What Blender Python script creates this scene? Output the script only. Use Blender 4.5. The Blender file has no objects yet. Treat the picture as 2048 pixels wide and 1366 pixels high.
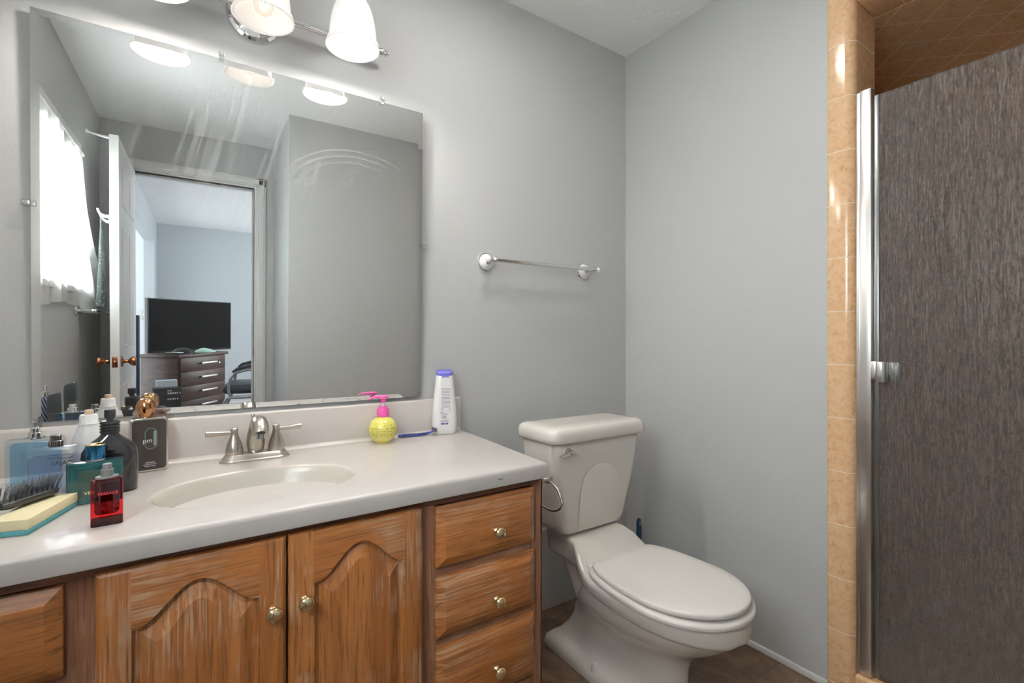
import bpy, bmesh, math, random
from mathutils import Vector, Matrix
random.seed(7)
PI = math.pi
R = math.radians
C = bpy.context.scene.collection
sc = bpy.context.scene

# ------------------------------------------------------------------ camera, world, light, exposure
cam_d = bpy.data.cameras.new('camera')
cam_d.sensor_fit = 'HORIZONTAL'; cam_d.sensor_width = 36.0
cam_d.lens = 36.0 * 974.0 / 2048.0
cam_d.shift_y = -3.8 / 2048.0
cam_d.clip_start = 0.02
cam = bpy.data.objects.new('camera', cam_d); C.objects.link(cam)
cam.location = (0, 0, 1.1171)
cam.rotation_euler = (R(90), 0, -R(34.134))
sc.camera = cam
sc.view_settings.view_transform = 'Standard'
sc.view_settings.look = 'None'
sc.view_settings.gamma = 1.0
sc.view_settings.use_curve_mapping = False
sc.view_settings.exposure = 0.43
sc.cycles.use_denoising = True
sc.cycles.max_bounces = 14
sc.cycles.diffuse_bounces = 6
sc.cycles.glossy_bounces = 8
sc.cycles.transmission_bounces = 12
sc.cycles.transparent_max_bounces = 24
sc.cycles.sample_clamp_indirect = 6.0
sc.cycles.blur_glossy = 0.5
sc.cycles.caustics_refractive = True

w = bpy.data.worlds.new('daylight'); sc.world = w; w.use_nodes = True
w.node_tree.nodes['Background'].inputs[0].default_value = (0.86, 0.93, 1.0, 1)
w.node_tree.nodes['Background'].inputs[1].default_value = 3.0

def area_light(name, loc, rot, sx, sy, power, col):
    d = bpy.data.lights.new(name, 'AREA'); d.shape = 'RECTANGLE'; d.size = sx; d.size_y = sy
    d.energy = power; d.color = col
    o = bpy.data.objects.new(name, d); C.objects.link(o); o.location = loc; o.rotation_euler = rot
    return o
# daylight outside the bathroom window, the bedroom patio opening and the bedroom's second window (all real openings)
area_light('bathroom_window_daylight', (-0.80, 0.25, 1.68), (0, -R(90), 0), 0.85, 0.66, 480, (0.95, 0.98, 1.0))
area_light('bedroom_alcove_daylight', (-1.95, -2.95, 1.25), (0, -R(90), 0), 2.0, 1.6, 10, (0.92, 0.96, 1.0))
area_light('bedroom_window_daylight', (2.95, -2.6, 1.45), (0, R(90), 0), 1.5, 1.9, 28, (0.95, 0.98, 1.0))
LAMP_POWER = 6.6
FILL_DISC = 5.6
SHADE_GLOW, SHADE_GLOW_MID = .24, .20

# ------------------------------------------------------------------ material helpers
MATS = {}
class NT:
    def __init__(s, name):
        s.m = bpy.data.materials.new(name); s.m.use_nodes = True
        s.t = s.m.node_tree; s.n = s.t.nodes; s.n.clear()
        s.out = s.n.new('ShaderNodeOutputMaterial')
        MATS[name] = s.m
    def new(s, typ, **kw):
        nd = s.n.new(typ)
        for k, v in kw.items(): setattr(nd, k, v)
        return nd
    def link(s, a, b): s.t.links.new(a, b)
    def val(s, nd, **kw):
        for k, v in kw.items():
            nd.inputs[k.replace('_', ' ')].default_value = v
    def bsdf(s, col=(.8, .8, .8), rough=.5, metal=0., **kw):
        b = s.new('ShaderNodeBsdfPrincipled')
        b.inputs['Base Color'].default_value = (*col, 1); b.inputs['Roughness'].default_value = rough
        b.inputs['Metallic'].default_value = metal
        for k, v in kw.items(): b.inputs[k.replace('_', ' ')].default_value = v
        s.link(b.outputs[0], s.out.inputs[0]); s.b = b
        return b
    def coord(s, scale=(1, 1, 1), rot=(0, 0, 0), rnd=False, which='Object'):
        tc = s.new('ShaderNodeTexCoord'); mp = s.new('ShaderNodeMapping')
        mp.inputs['Scale'].default_value = scale; mp.inputs['Rotation'].default_value = rot
        s.link(tc.outputs[which], mp.inputs[0])
        if rnd:
            oi = s.new('ShaderNodeObjectInfo'); mu = s.new('ShaderNodeMath', operation='MULTIPLY'); mu.inputs[1].default_value = 37.0
            s.link(oi.outputs['Random'], mu.inputs[0]); s.link(mu.outputs[0], mp.inputs['Location'])
        return mp.outputs[0]
    def noise(s, vec, scale=5, detail=4, rough=.5, dist=0.):
        nd = s.new('ShaderNodeTexNoise')
        nd.inputs['Scale'].default_value = scale; nd.inputs['Detail'].default_value = detail
        nd.inputs['Roughness'].default_value = rough; nd.inputs['Distortion'].default_value = dist
        s.link(vec, nd.inputs['Vector']); return nd.outputs[0]
    def ramp(s, fac, stops):
        nd = s.new('ShaderNodeValToRGB'); cr = nd.color_ramp
        while len(cr.elements) < len(stops): cr.elements.new(.5)
        for e, (p, c) in zip(cr.elements, stops):
            e.position = p; e.color = (*c, 1) if len(c) == 3 else c
        s.link(fac, nd.inputs[0]); return nd.outputs[0]
    def mix(s, fac, a, b, mode='MIX'):
        nd = s.new('ShaderNodeMix', data_type='RGBA', blend_type=mode)
        for sock, v in ((nd.inputs[0], fac), (nd.inputs[6], a), (nd.inputs[7], b)):
            if isinstance(v, (int, float)): sock.default_value = v
            elif isinstance(v, tuple): sock.default_value = (*v, 1)
            else: s.link(v, sock)
        return nd.outputs[2]
    def math(s, op, a, b=None, clamp=False):
        nd = s.new('ShaderNodeMath', operation=op, use_clamp=clamp)
        for i, v in enumerate((a, b)):
            if v is None: continue
            if isinstance(v, (int, float)): nd.inputs[i].default_value = v
            else: s.link(v, nd.inputs[i])
        return nd.outputs[0]
    def bump(s, h, strength=.3, dist=.01, to=None):
        nd = s.new('ShaderNodeBump'); nd.inputs['Strength'].default_value = strength; nd.inputs['Distance'].default_value = dist
        s.link(h, nd.inputs['Height']); s.link(nd.outputs[0], (to or s.b).inputs['Normal']); return nd.outputs[0]

def plain(name, col, rough=.5, metal=0., **kw):
    t = NT(name); t.bsdf(col, rough, metal, **kw); return t.m

def paint(name, col, bump=.12, scale=160, rough=.55):
    t = NT(name); b = t.bsdf(col, rough)
    v = t.coord()
    n = t.noise(v, scale, 3, .6)
    t.bump(n, bump, .004)
    return t.m

def clear(name, tint, gloss=.06, rough=.02, ior=1.45):
    """thin clear plastic / glass: tinted see-through with a fresnel shine"""
    t = NT(name)
    tr = t.new('ShaderNodeBsdfTransparent'); tr.inputs[0].default_value = (*tint, 1)
    gl = t.new('ShaderNodeBsdfGlossy'); gl.inputs['Roughness'].default_value = rough
    lw = t.new('ShaderNodeLayerWeight'); lw.inputs[0].default_value = .5
    f = t.math('ADD', t.math('MULTIPLY', t.math('POWER', lw.outputs['Facing'], 4.0), .55), gloss, True)
    mx = t.new('ShaderNodeMixShader'); t.link(f, mx.inputs[0]); t.link(tr.outputs[0], mx.inputs[1]); t.link(gl.outputs[0], mx.inputs[2])
    t.link(mx.outputs[0], t.out.inputs[0]); return t.m

def wood(name, axis, dark, mid, light, wear=.5, edge_mask=None, rough=.42):
    """oak: grain runs along axis ('x' or 'z'); edge_mask = half width beyond which the grain turns vertical"""
    t = NT(name); b = t.bsdf(mid, rough)
    sx = (.9, 9, 17) if axis == 'x' else (17, 9, .9)
    fx = (6, 60, 170) if axis == 'x' else (170, 60, 6)
    def grain(sx, fx):
        v = t.coord(sx, rnd=True); f = t.coord(fx, rnd=True)
        n1 = t.noise(v, 1.7, 5, .6, .45)
        col = t.ramp(n1, [(.22, dark), (.44, mid), (.64, light), (.82, mid)])
        n2 = t.noise(f, 1.5, 3, .6)
        pores = t.ramp(n2, [(.36, (1, 1, 1)), (.47, (0, 0, 0))])
        col = t.mix(t.math('MULTIPLY', pores, .75), col, dark)
        n3 = t.noise(f, 1.0, 2, .5, .4); big = t.noise(t.coord((1, 1, 1), rnd=True), 5.5, 3, .6)
        m3 = t.ramp(n3, [(.47, (0, 0, 0)), (.57, (1, 1, 1))]); mb = t.ramp(big, [(.47, (0, 0, 0)), (.62, (1, 1, 1))])
        wm = t.math('MULTIPLY', t.math('MULTIPLY', m3, mb), wear, True)
        col = t.mix(wm, col, (.44, .28, .18))
        return col, n2
    col, h = grain(sx, fx)
    if edge_mask:
        col2, h2 = grain((17, 9, .9), (170, 60, 6))
        tc = t.new('ShaderNodeTexCoord'); sp = t.new('ShaderNodeSeparateXYZ'); t.link(tc.outputs['Object'], sp.inputs[0])
        mk = t.math('GREATER_THAN', t.math('ABSOLUTE', sp.outputs[0]), edge_mask)
        col = t.mix(mk, col, col2)
    t.link(col, b.inputs['Base Color'])
    t.bump(h, .12, .002)
    return t.m

# ------------------------------------------------------------------ mesh helpers
class MB:
    def __init__(s): s.bm = bmesh.new(); s.mi = 0
    def _f(s, vs):
        try: f = s.bm.faces.new(vs)
        except ValueError: return None
        f.material_index = s.mi; return f
    def box(s, x0, x1, y0, y1, z0, z1, bevel=0., seg=2):
        b = bmesh.new()
        vs = [b.verts.new(p) for p in ((x0,y0,z0),(x1,y0,z0),(x1,y1,z0),(x0,y1,z0),(x0,y0,z1),(x1,y0,z1),(x1,y1,z1),(x0,y1,z1))]
        for q in ((0,3,2,1),(4,5,6,7),(0,1,5,4),(1,2,6,5),(2,3,7,6),(3,0,4,7)): b.faces.new([vs[i] for i in q])
        if bevel > 0: bmesh.ops.bevel(b, geom=b.edges[:], offset=bevel, segments=seg, profile=.5, affect='EDGES')
        s.merge(b); return s
    def merge(s, b, mat=None):
        if mat is not None: b.transform(mat)
        vm = {}
        for v in b.verts: vm[v] = s.bm.verts.new(v.co)
        for f in b.faces: s._f([vm[v] for v in f.verts])
        b.free()
    def rings(s, rings, cap0=True, cap1=True, closed=True):
        vr = [[s.bm.verts.new(p) for p in r] for r in rings]
        n = len(vr[0])
        for a, b in zip(vr, vr[1:]):
            for i in range(n if closed else n - 1):
                j = (i + 1) % n
                s._f([a[i], a[j], b[j], b[i]])
        if cap0: s._f(list(reversed(vr[0])))
        if cap1: s._f(vr[-1])
        return vr
    def lathe(s, prof, o=(0, 0, 0), axis='z', n=32, cap0=True, cap1=True, sx=1., sy=1.):
        rs = []
        for r, h in prof:
            ring = []
            for i in range(n):
                a = 2 * PI * i / n; u, v = r * math.cos(a) * sx, r * math.sin(a) * sy
                p = {'z': (u, v, h), 'x': (h, u, v), 'y': (v, h, u), '-y': (u, -h, v), '-x': (-h, v, u)}[axis]
                ring.append((o[0] + p[0], o[1] + p[1], o[2] + p[2]))
            rs.append(ring)
        s.rings(rs, cap0, cap1); return s
    def tube(s, pts, rad, n=12, cap=True, flat=1.):
        pts = [Vector(p) for p in pts]; rads = rad if isinstance(rad, (list, tuple)) else [rad] * len(pts)
        rs = []; up = None
        for i, p in enumerate(pts):
            d = (pts[min(i + 1, len(pts) - 1)] - pts[max(i - 1, 0)]).normalized()
            if up is None:
                up = Vector((0, 0, 1)) if abs(d.z) < .9 else Vector((1, 0, 0))
            sd = d.cross(up).normalized(); up = sd.cross(d).normalized()
            rs.append([tuple(p + sd * rads[i] * math.cos(2 * PI * k / n) + up * rads[i] * flat * math.sin(2 * PI * k / n)) for k in range(n)])
        s.rings(rs, cap, cap); return s
    def prism(s, poly, y0, y1, bevel=0., plane='xz'):
        """polygon in xz (or xy / yz) extruded along the third axis"""
        b = bmesh.new()
        def P(p, h): return {'xz': (p[0], h, p[1]), 'xy': (p[0], p[1], h), 'yz': (h, p[0], p[1])}[plane]
        a = [b.verts.new(P(p, y0)) for p in poly]; c = [b.verts.new(P(p, y1)) for p in poly]
        n = len(poly)
        b.faces.new(a); b.faces.new(list(reversed(c)))
        for i in range(n): b.faces.new([a[i], c[i], c[(i + 1) % n], a[(i + 1) % n]])
        bmesh.ops.recalc_face_normals(b, faces=b.faces[:])
        if bevel > 0: bmesh.ops.bevel(b, geom=b.edges[:], offset=bevel, segments=2, profile=.5, affect='EDGES')
        s.merge(b); return s
    def quad(s, a, b, c, d): s._f([s.bm.verts.new(p) for p in (a, b, c, d)]); return s
    def build(s, name, mat, parent=None, smooth=35, sub=0, loc=None, recalc=True, label=None):
        bmesh.ops.remove_doubles(s.bm, verts=s.bm.verts[:], dist=1e-6)
        if recalc: bmesh.ops.recalc_face_normals(s.bm, faces=s.bm.faces[:])
        me = bpy.data.meshes.new(name); s.bm.to_mesh(me); s.bm.free()
        for m in (mat if isinstance(mat, (list, tuple)) else [mat]): me.materials.append(m)
        if smooth:
            me.polygons.foreach_set('use_smooth', [True] * len(me.polygons))
            me.set_sharp_from_angle(angle=R(smooth))
        o = bpy.data.objects.new(name, me); C.objects.link(o)
        if sub:
            md = o.modifiers.new('smooth_surface', 'SUBSURF'); md.levels = sub; md.render_levels = sub
        if parent is not None: o.parent = parent
        if loc is not None: o.location = loc
        if label: o['label'] = label
        return o

def thing(name, label, cat, loc=(0, 0, 0), rz=0., group=None):
    o = bpy.data.objects.new(name, None); C.objects.link(o); o.location = loc; o.rotation_euler = (0, 0, rz)
    o.empty_display_size = .05
    o['label'] = label; o['category'] = cat
    if group: o['group'] = group
    return o
def tag(o, label, cat, group=None):
    o['label'] = label; o['category'] = cat
    if group: o['group'] = group
    return o
def struct(o, label=None):
    o['kind'] = 'structure'
    if label: o['label'] = label
    return o
def rrect(cx, cy, hx, hy, r, n=5):
    pts = []
    for sx, sy, a0 in ((1, 1, 0), (-1, 1, 90), (-1, -1, 180), (1, -1, 270)):
        for k in range(n + 1):
            a = R(a0 + 90 * k / n)
            pts.append((cx + sx * (hx - r) + r * math.cos(a), cy + sy * (hy - r) + r * math.sin(a)))
    return pts
def smoothstep(a, b, x):
    t = max(0, min(1, (x - a) / (b - a))); return t * t * (3 - 2 * t)
def lerp_table(tab, x):
    if x <= tab[0][0]: return tab[0][1]
    for (a, p), (b, q) in zip(tab, tab[1:]):
        if x <= b: return p + (q - p) * (x - a) / (b - a)
    return tab[-1][1]
def text(name, body, size, mat, parent, loc, rot=(R(90), 0, 0), depth=.0002, mirror=False, sx=1.):
    cu = bpy.data.curves.new(name, 'FONT'); cu.body = body; cu.size = size; cu.extrude = depth
    cu.align_x = 'CENTER'; cu.align_y = 'CENTER'
    tmp = bpy.data.objects.new(name, cu); C.objects.link(tmp)
    dg = bpy.context.evaluated_depsgraph_get()
    me = bpy.data.meshes.new_from_object(tmp.evaluated_get(dg)); me.name = name
    bpy.data.objects.remove(tmp); bpy.data.curves.remove(cu)
    me.transform(Matrix.Diagonal((-sx if mirror else sx, 1, 1, 1)))
    me.materials.clear(); me.materials.append(mat)
    o = bpy.data.objects.new(name, me); C.objects.link(o)
    o.parent = parent; o.location = loc; o.rotation_euler = rot
    return o

# ------------------------------------------------------------------ materials
WALL = paint('grey_wall_paint', (.47, .47, .465), .10, 170, .5)
WALL_BED = paint('bedroom_wall_paint', (.50, .53, .55), .08, 150, .6)
WHITE_TRIM = paint('white_trim_paint', (.74, .73, .71), .02, 60, .35)
def ceil_mat():
    t = NT('textured_ceiling_paint'); t.bsdf((.90, .90, .89), .7)
    v = t.coord(); n = t.noise(v, 26, 5, .6, .8)
    h = t.ramp(n, [(.45, (0, 0, 0)), (.6, (1, 1, 1))]); t.bump(h, .22, .006); return t.m
CEIL = ceil_mat()
def peach(name, seams):
    """glazed peach wall tile, seams: list of (axis, period, offset, rotation)"""
    t = NT(name); b = t.bsdf((.6, .36, .2), .16)
    v = t.coord()
    n = t.noise(v, 55, 6, .66, .8); n2 = t.noise(v, 7, 4, .6)
    col = t.ramp(n, [(.30, (.44, .235, .105)), (.42, (.60, .37, .20)), (.60, (.68, .455, .275)), (.75, (.62, .39, .215))])
    col = t.mix(t.math('MULTIPLY', n2, .40), col, (.56, .33, .165))
    tot = None
    for ax, per, off, rot in seams:
        c = t.coord((1, 1, 1), rot) if rot else v
        sp = t.new('ShaderNodeSeparateXYZ'); t.link(c, sp.inputs[0])
        m = t.math('MODULO', t.math('ADD', sp.outputs[ax], off + 40 * per), per)
        d = t.math('ABSOLUTE', t.math('SUBTRACT', m, per / 2))
        k = t.math('LESS_THAN', d, .0011)
        tot = k if tot is None else t.math('MAXIMUM', tot, k)
    col = t.mix(tot, col, (.74, .66, .56)); t.link(col, b.inputs['Base Color'])
    rr = t.math('ADD', t.math('MULTIPLY', tot, .5), .14); t.link(rr, b.inputs['Roughness'])
    t.bump(t.math('SUBTRACT', 1.0, tot), .4, .002)
    return t.m
TILE_COL = peach('peach_tile_column', [(2, .1675, .05075, None)])
TILE_HEAD = peach('peach_tile_header', [(1, .1675, .02, None)])
TILE_CEIL = peach('peach_tile_diagonal', [(0, .12, .11, (0, 0, R(45))), (1, .12, .037, (0, 0, R(45)))])
TILE_WALL = peach('peach_tile_shower_wall', [(2, .1675, .0445, None), (0, .1675, .02, None), (1, .1675, .06, None)])
def floor_mat():
    t = NT('brown_slate_floor_tile'); b = t.bsdf((.12, .07, .04), .42)
    v = t.coord((1, 1, 1), (0, 0, 0))
    br = t.new('ShaderNodeTexBrick'); br.offset = 0.; br.squash = 1.
    mp = t.new('ShaderNodeMapping'); mp.inputs['Location'].default_value = (.06, .085, 0)
    t.link(v, mp.inputs[0]); t.link(mp.outputs[0], br.inputs['Vector'])
    br.inputs['Scale'].default_value = 1.0; br.inputs['Brick Width'].default_value = .32; br.inputs['Row Height'].default_value = .32
    br.inputs['Mortar Size'].default_value = .005; br.inputs['Mortar Smooth'].default_value = .3
    n = t.noise(v, 9, 7, .62, .9); n2 = t.noise(v, 40, 4, .6)
    col = t.ramp(n, [(.3, (.055, .027, .013)), (.48, (.125, .072, .040)), (.62, (.19, .12, .07)), (.76, (.26, .19, .13))])
    col = t.mix(t.math('MULTIPLY', n2, .4), col, (.09, .05, .028))
    col = t.mix(br.outputs['Fac'], col, (.085, .07, .055)); t.link(col, b.inputs['Base Color'])
    h = t.math('SUBTRACT', t.math('MULTIPLY', n, .5), br.outputs['Fac']); t.bump(h, .5, .006); return t.m
FLOOR = floor_mat()
BED_FLOOR = paint('bedroom_carpet', (.30, .28, .26), .5, 220, .9)

OAK_D, OAK_M, OAK_L = (.095, .028, .006), (.225, .076, .017), (.315, .117, .031)
FR_D, FR_M, FR_L = (.075, .027, .013), (.150, .062, .031), (.21, .094, .050)
W_DOOR_V = wood('oak_vertical', 'z', OAK_D, OAK_M, OAK_L, .75)
W_DOOR_H = wood('oak_door_rail', 'x', OAK_D, OAK_M, OAK_L, .8, .0965)
W_DRAW = wood('oak_horizontal', 'x', OAK_D, OAK_M, OAK_L, .55)
W_FR_V = wood('dark_oak_vertical', 'z', FR_D, FR_M, FR_L, .3)
W_FR_H = wood('dark_oak_horizontal', 'x', FR_D, FR_M, FR_L, .3)
def marble():
    t = NT('cream_cultured_marble'); b = t.bsdf((.72, .68, .62), .36)
    v = t.coord(); n = t.noise(v, 3.2, 6, .6, 2.0)
    col = t.ramp(n, [(.3, (.525, .485, .455)), (.5, (.545, .505, .475)), (.7, (.515, .475, .445))])
    t.link(col, b.inputs['Base Color']); b.inputs['Coat Weight'].default_value = .2; return t.m
MARBLE = marble()
BASIN = plain('cream_sink_basin', (.53, .495, .44), .2)
PORC = plain('bone_white_porcelain', (.70, .655, .60), .1, 0., Coat_Weight=.3)
SEATP = plain('white_seat_plastic', (.76, .72, .68), .25)
CHROME = plain('polished_chrome', (.80, .81, .82), .07, 1.)
NICKEL = plain('brushed_nickel', (.52, .48, .43), .30, 1.)
BRASS = plain('polished_brass', (.86, .70, .42), .12, 1.)
COPPER = plain('antique_copper', (.36, .14, .055), .22, 1.)
ALU = plain('satin_aluminium', (.74, .72, .70), .30, 1.)
WHITE_PORC = plain('white_porcelain', (.80, .80, .78), .1)
WHITE_PL = plain('white_plastic', (.80, .80, .79), .35)
BLACK_PL = plain('black_plastic', (.012, .012, .013), .3)
BLACK_GL = plain('gloss_black_glass', (.010, .009, .010), .06, 0., Coat_Weight=.5)
DARK_RUB = plain('dark_rubber', (.02, .02, .022), .6)
GOLD = plain('polished_gold', (.83, .56, .20), .16, 1.)
CLIP = clear('clear_plastic_clip', (.93, .94, .94), .12)

# ------------------------------------------------------------------ the room shell
D, XR, XL, H = 1.589, 1.719, -.504, 2.44
YD, XP, YP = -.913, .50, -.16
T = .12
def wall_box(name, x0, x1, y0, y1, z0, z1, m=None, label=None):
    return struct(MB().box(x0, x1, y0, y1, z0, z1).build(name, m or WALL, smooth=0), label)
wall_box('wall_back', XL - T, XR + T, D, D + T, 0, H + .1)
wall_box('wall_right', XR, XR + .144, .70, D, 0, H + .1)
# right wall above the shower opening
wall_box('wall_right_header', XR, XR + .144, YP, .70, 2.16 + .02, H + .1)
# left wall with the window opening 
WY0, WY1, WZ0, WZ1 = -.20, .74, 1.32, 1.955
m = MB()
m.box(XL - T, XL, YD - .11, WY0, 0, H + .1); m.box(XL - T, XL, WY1, D, 0, H + .1)
m.box(XL - T, XL, WY0, WY1, 0, WZ0); m.box(XL - T, XL, WY0, WY1, WZ1, H + .1)
struct(m.build('wall_left', WALL, smooth=0))
# door wall (opening x DX0..DX1, z < DZ)
DX0, DX1, DZ = -.345, .372, 2.135
m = MB()
m.box(XL, DX0, YD - .11, YD, 0, H + .1); m.box(DX1, XP, YD - .11, YD, 0, H + .1); m.box(DX0, DX1, YD - .11, YD, DZ, H + .1)
struct(m.build('wall_front', WALL, smooth=0))
wall_box('wall_partition', XP, XR + 1.1, YD - .11, YP, 0, H + .1)
struct(MB().box(XL - T, XR + 1.2, YD - .11, D + T, H, H + .1).build('ceiling', CEIL, smooth=0))
struct(MB().box(XL - T, XR + 1.2, YD - .11, D + T, -.1, 0).build('floor', FLOOR, smooth=0))
struct(MB().box(XR - .009, XR, .724, D, 0, .022, .002).build('baseboard_right', WHITE_TRIM))
# door casing
m = MB()
for x0, x1, z1 in ((DX0 - .012, DX0 - .075, DZ + .075), (DX1 + .012, DX1 + .075, DZ + .075)):
    a, b = min(x0, x1), max(x0, x1)
    m.box(a, b, YD, YD + .012, 0, z1, .003); m.box(a + .012, b - .012, YD + .006, YD + .018, 0, z1 - .01, .004)
m.box(DX0 - .075, DX1 + .075, YD, YD + .012, DZ + .012, DZ + .075, .003); m.box(DX0 - .06, DX1 + .06, YD + .006, YD + .018, DZ + .024, DZ + .062, .004)
struct(m.build('trim_1', WHITE_TRIM))
m = MB()
m.box(DX0 - .013, DX0, YD - .11, YD + .002, 0, DZ + .012); m.box(DX1, DX1 + .013, YD - .11, YD + .002, 0, DZ + .012)
m.box(DX0, DX1, YD - .11, YD + .002, DZ, DZ + .012)
m.box(DX1 - .011, DX1, YD - .085, YD - .045, 0, DZ); m.box(DX0, DX1, YD - .085, YD - .045, DZ - .011, DZ)
jm = struct(m.build('trim_2', WHITE_TRIM))
MB().box(DX1 - .002, DX1 + .001, YD - .04, YD - .012, .90, .965, .001).build('strike_plate', plain('dark_bronze', (.05, .035, .025), .4, 1.), jm)

# bathroom window on the left wall
wn = MB()
wn.box(XL - .002, XL + .016, WY0 - .055, WY1 + .055, WZ1, 2.075, .003)
wn.box(XL - .002, XL + .016, WY0 - .055, WY0, WZ0, WZ1, .003); wn.box(XL - .002, XL + .016, WY1, WY1 + .055, WZ0, WZ1, .003)
wn.box(XL - .002, XL + .03, WY0 - .07, WY1 + .07, WZ0 - .03, WZ0, .003)
for a, b, c, d in ((WY0, WY0 + .04, WZ0, WZ1), (WY1 - .04, WY1, WZ0, WZ1), (WY0, WY1, WZ0, WZ0 + .04), (WY0, WY1, WZ1 - .04, WZ1), (WY0, WY1, 1.65, 1.69)):
    wn.box(XL - .09, XL - .05, a, b, c, d, .003)
win = struct(wn.build('window_1', WHITE_TRIM))
MB().box(XL - .073, XL - .069, WY0 + .03, WY1 - .03, WZ0 + .03, WZ1 - .03).build('pane', clear('window_glass', (.97, .98, .98), .0), win, smooth=0)

# shower surround: tiled bullnose column, header, return, curb, inside walls and diagonal ceiling
BN = .011
def column():
    m = MB(); prof = []
    r = .028
    prof.append((XR, .724)); 
    for k in range(7):
        a = R(90 * k / 6); prof.append((XR - BN + .006 * (1 - math.sin(a)) , .724 - .006 + .006 * math.cos(a)))
    for k in range(9):
        a = R(90 * k / 8); prof.append((XR - BN + r - r * math.cos(a), .6485 + r - r * math.sin(a)))
    prof += [(XR + .144, .6485), (XR + .144, .724)]
    m.prism(prof, 0, 2.33, plane='xy'); return m.build('trim_3', TILE_COL, smooth=40)
struct(column(), 'peach tiled bullnose jamb beside the shower')
m = MB(); m.box(XR - BN, XR + .144, YP, .6485, 2.16, 2.33, .006, 3); struct(m.build('trim_4', TILE_HEAD))
m = MB(); m.box(XR - BN, XR + .13, YP, .6485, 0, .09, .008, 3); struct(m.build('trim_5', TILE_HEAD), 'peach tiled shower curb')
SX1, SY1 = 2.72, 1.05
wall_box('wall_shower_back', SX1, SX1 + .1, YP - .05, SY1, 0, H, TILE_WALL)
wall_box('wall_shower_side', XR + .144, SX1 + .1, SY1, SY1 + .1, 0, H, TILE_WALL)
wall_box('wall_shower_inner', XR + .140, XR + .146, .66, SY1, 0, 2.3, TILE_WALL)
wall_box('wall_shower_end', XR + .15, SX1, YP - .004, YP + .006, 0, 2.3, TILE_WALL)
struct(MB().box(XR + .143, SX1, YP, SY1, 2.16, 2.2).build('ceiling_shower', TILE_CEIL, smooth=0))
struct(MB().box(XR + .12, SX1, YP, SY1, 0, .05).build('floor_shower', plain('shower_pan', (.55, .48, .42), .3), smooth=0))

# ------------------------------------------------------------------ the bedroom seen through the mirror
BY, BX0, BX1, BH = -4.2, -.415, 2.6, 2.32
m = MB(); m.box(BX0 - .1, BX0, -1.95, YD - .11, 0, BH); m.box(BX0 - .1, BX0, -3.86, -1.95, 2.06, BH); m.box(BX0 - .1, BX0, BY, -3.86, 0, BH)
struct(m.build('wall_bedroom_left', WALL_BED, smooth=0))
struct(MB().box(-2.2, BX1 + .1, BY - .1, BY, 0, BH).build('wall_bedroom_far', WALL_BED, smooth=0))
m = MB(); m.box(BX1, BX1 + .1, BY, -3.6, 0, BH); m.box(BX1, BX1 + .1, -1.6, YD - .11, 0, BH); m.box(BX1, BX1 + .1, -3.6, -1.6, 0, .7); m.box(BX1, BX1 + .1, -3.6, -1.6, 2.2, BH)
struct(m.build('wall_bedroom_right', WALL_BED, smooth=0))
m = MB(); m.box(BX0, DX0 - .013, YD - .12, YD - .11, 0, BH); m.box(DX1 + .013, BX1, YD - .12, YD - .11, 0, BH)
struct(m.build('wall_bedroom_near', WALL_BED, smooth=0))
struct(MB().box(-2.2, BX1 + .1, BY - .1, YD - .11, BH, BH + .1).build('ceiling_bedroom', CEIL, smooth=0))
struct(MB().box(-2.2, BX1 + .1, BY - .1, YD - .11, -.1, 0).build('floor_bedroom', BED_FLOOR, smooth=0))
AW = paint('alcove_wall_paint', (.72, .76, .78), .03, 100, .6)
struct(MB().box(-2.2, BX0 - .1, -3.96, -3.86, 0, BH).build('wall_alcove_far', AW, smooth=0))
struct(MB().box(-2.2, BX0 - .1, -1.95, -1.85, 0, BH).build('wall_alcove_near', AW, smooth=0))
struct(MB().box(BX0, BX0 + .012, BY, -3.86, 0, .09).build('baseboard_bedroom', WHITE_TRIM, smooth=0))
struct(MB().box(BX0, BX1, BY, BY + .012, 0, .09).build('baseboard_far', WHITE_TRIM, smooth=0))

# ------------------------------------------------------------------ vanity cabinet
VY, VX0, VX1, VC = 1.052, -.467, .812, .1715          # face-frame front, ends, centre line
CT = .752                                              # cabinet top
van = thing('vanity_cabinet', 'worn orange oak bathroom vanity cabinet with brass knobs under the cream counter', 'cabinet', (VC, VY, 0))
def vx(x): return x - VC
m = MB()
m.box(vx(VX0) + .004, vx(VX1) - .004, .019, D - VY - .003, .10, .60)
m.box(vx(VX0) + .004, vx(VX0) + .02, .019, D - VY - .003, .0, CT); m.box(vx(VX1) - .02, vx(VX1) - .004, .019, D - VY - .003, .0, CT)
m.build('cabinet_body', W_FR_V, van, smooth=0)
m = MB(); m.box(vx(VX1) - .004, vx(VX1), 0, D - VY - .003, .0, CT); m.build('side_panel', W_FR_V, van, smooth=0)
MB().box(vx(VX0) + .02, vx(VX1) - .02, .075, .09, 0, .10).build('toe_kick', W_FR_H, van, smooth=0)
def stile(x0, x1, z0=.10, z1=CT):
    MB().box(vx(x0), vx(x1), 0, .019, z0, z1, .0012, 1).build('stile', W_FR_V, van)
stile(VX0, VX0 + .035); stile(.452, .495, .19, .728); stile(-.168, -.109, .19, .728); stile(VX1 - .038, VX1)
def rail(x0, x1, z0, z1):
    MB().box(vx(x0), vx(x1), .0006, .019, z0, z1, .0012, 1).build('rail', W_FR_H, van)
rail(VX0 + .035, VX1 - .038, .726, CT); rail(VX0 + .035, VX1 - .038, .10, .215)
for z in (.568, .403):
    rail(.495, VX1 - .038, z - .018, z + .018); rail(VX0 + .035, -.168, z - .018, z + .018)
m = MB(); m.box(vx(-.109), vx(.452), .020, .022, .20, .74); m.build('inner_panel', plain('cabinet_dark_inside', (.03, .014, .007), .8), van, smooth=0)

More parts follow.
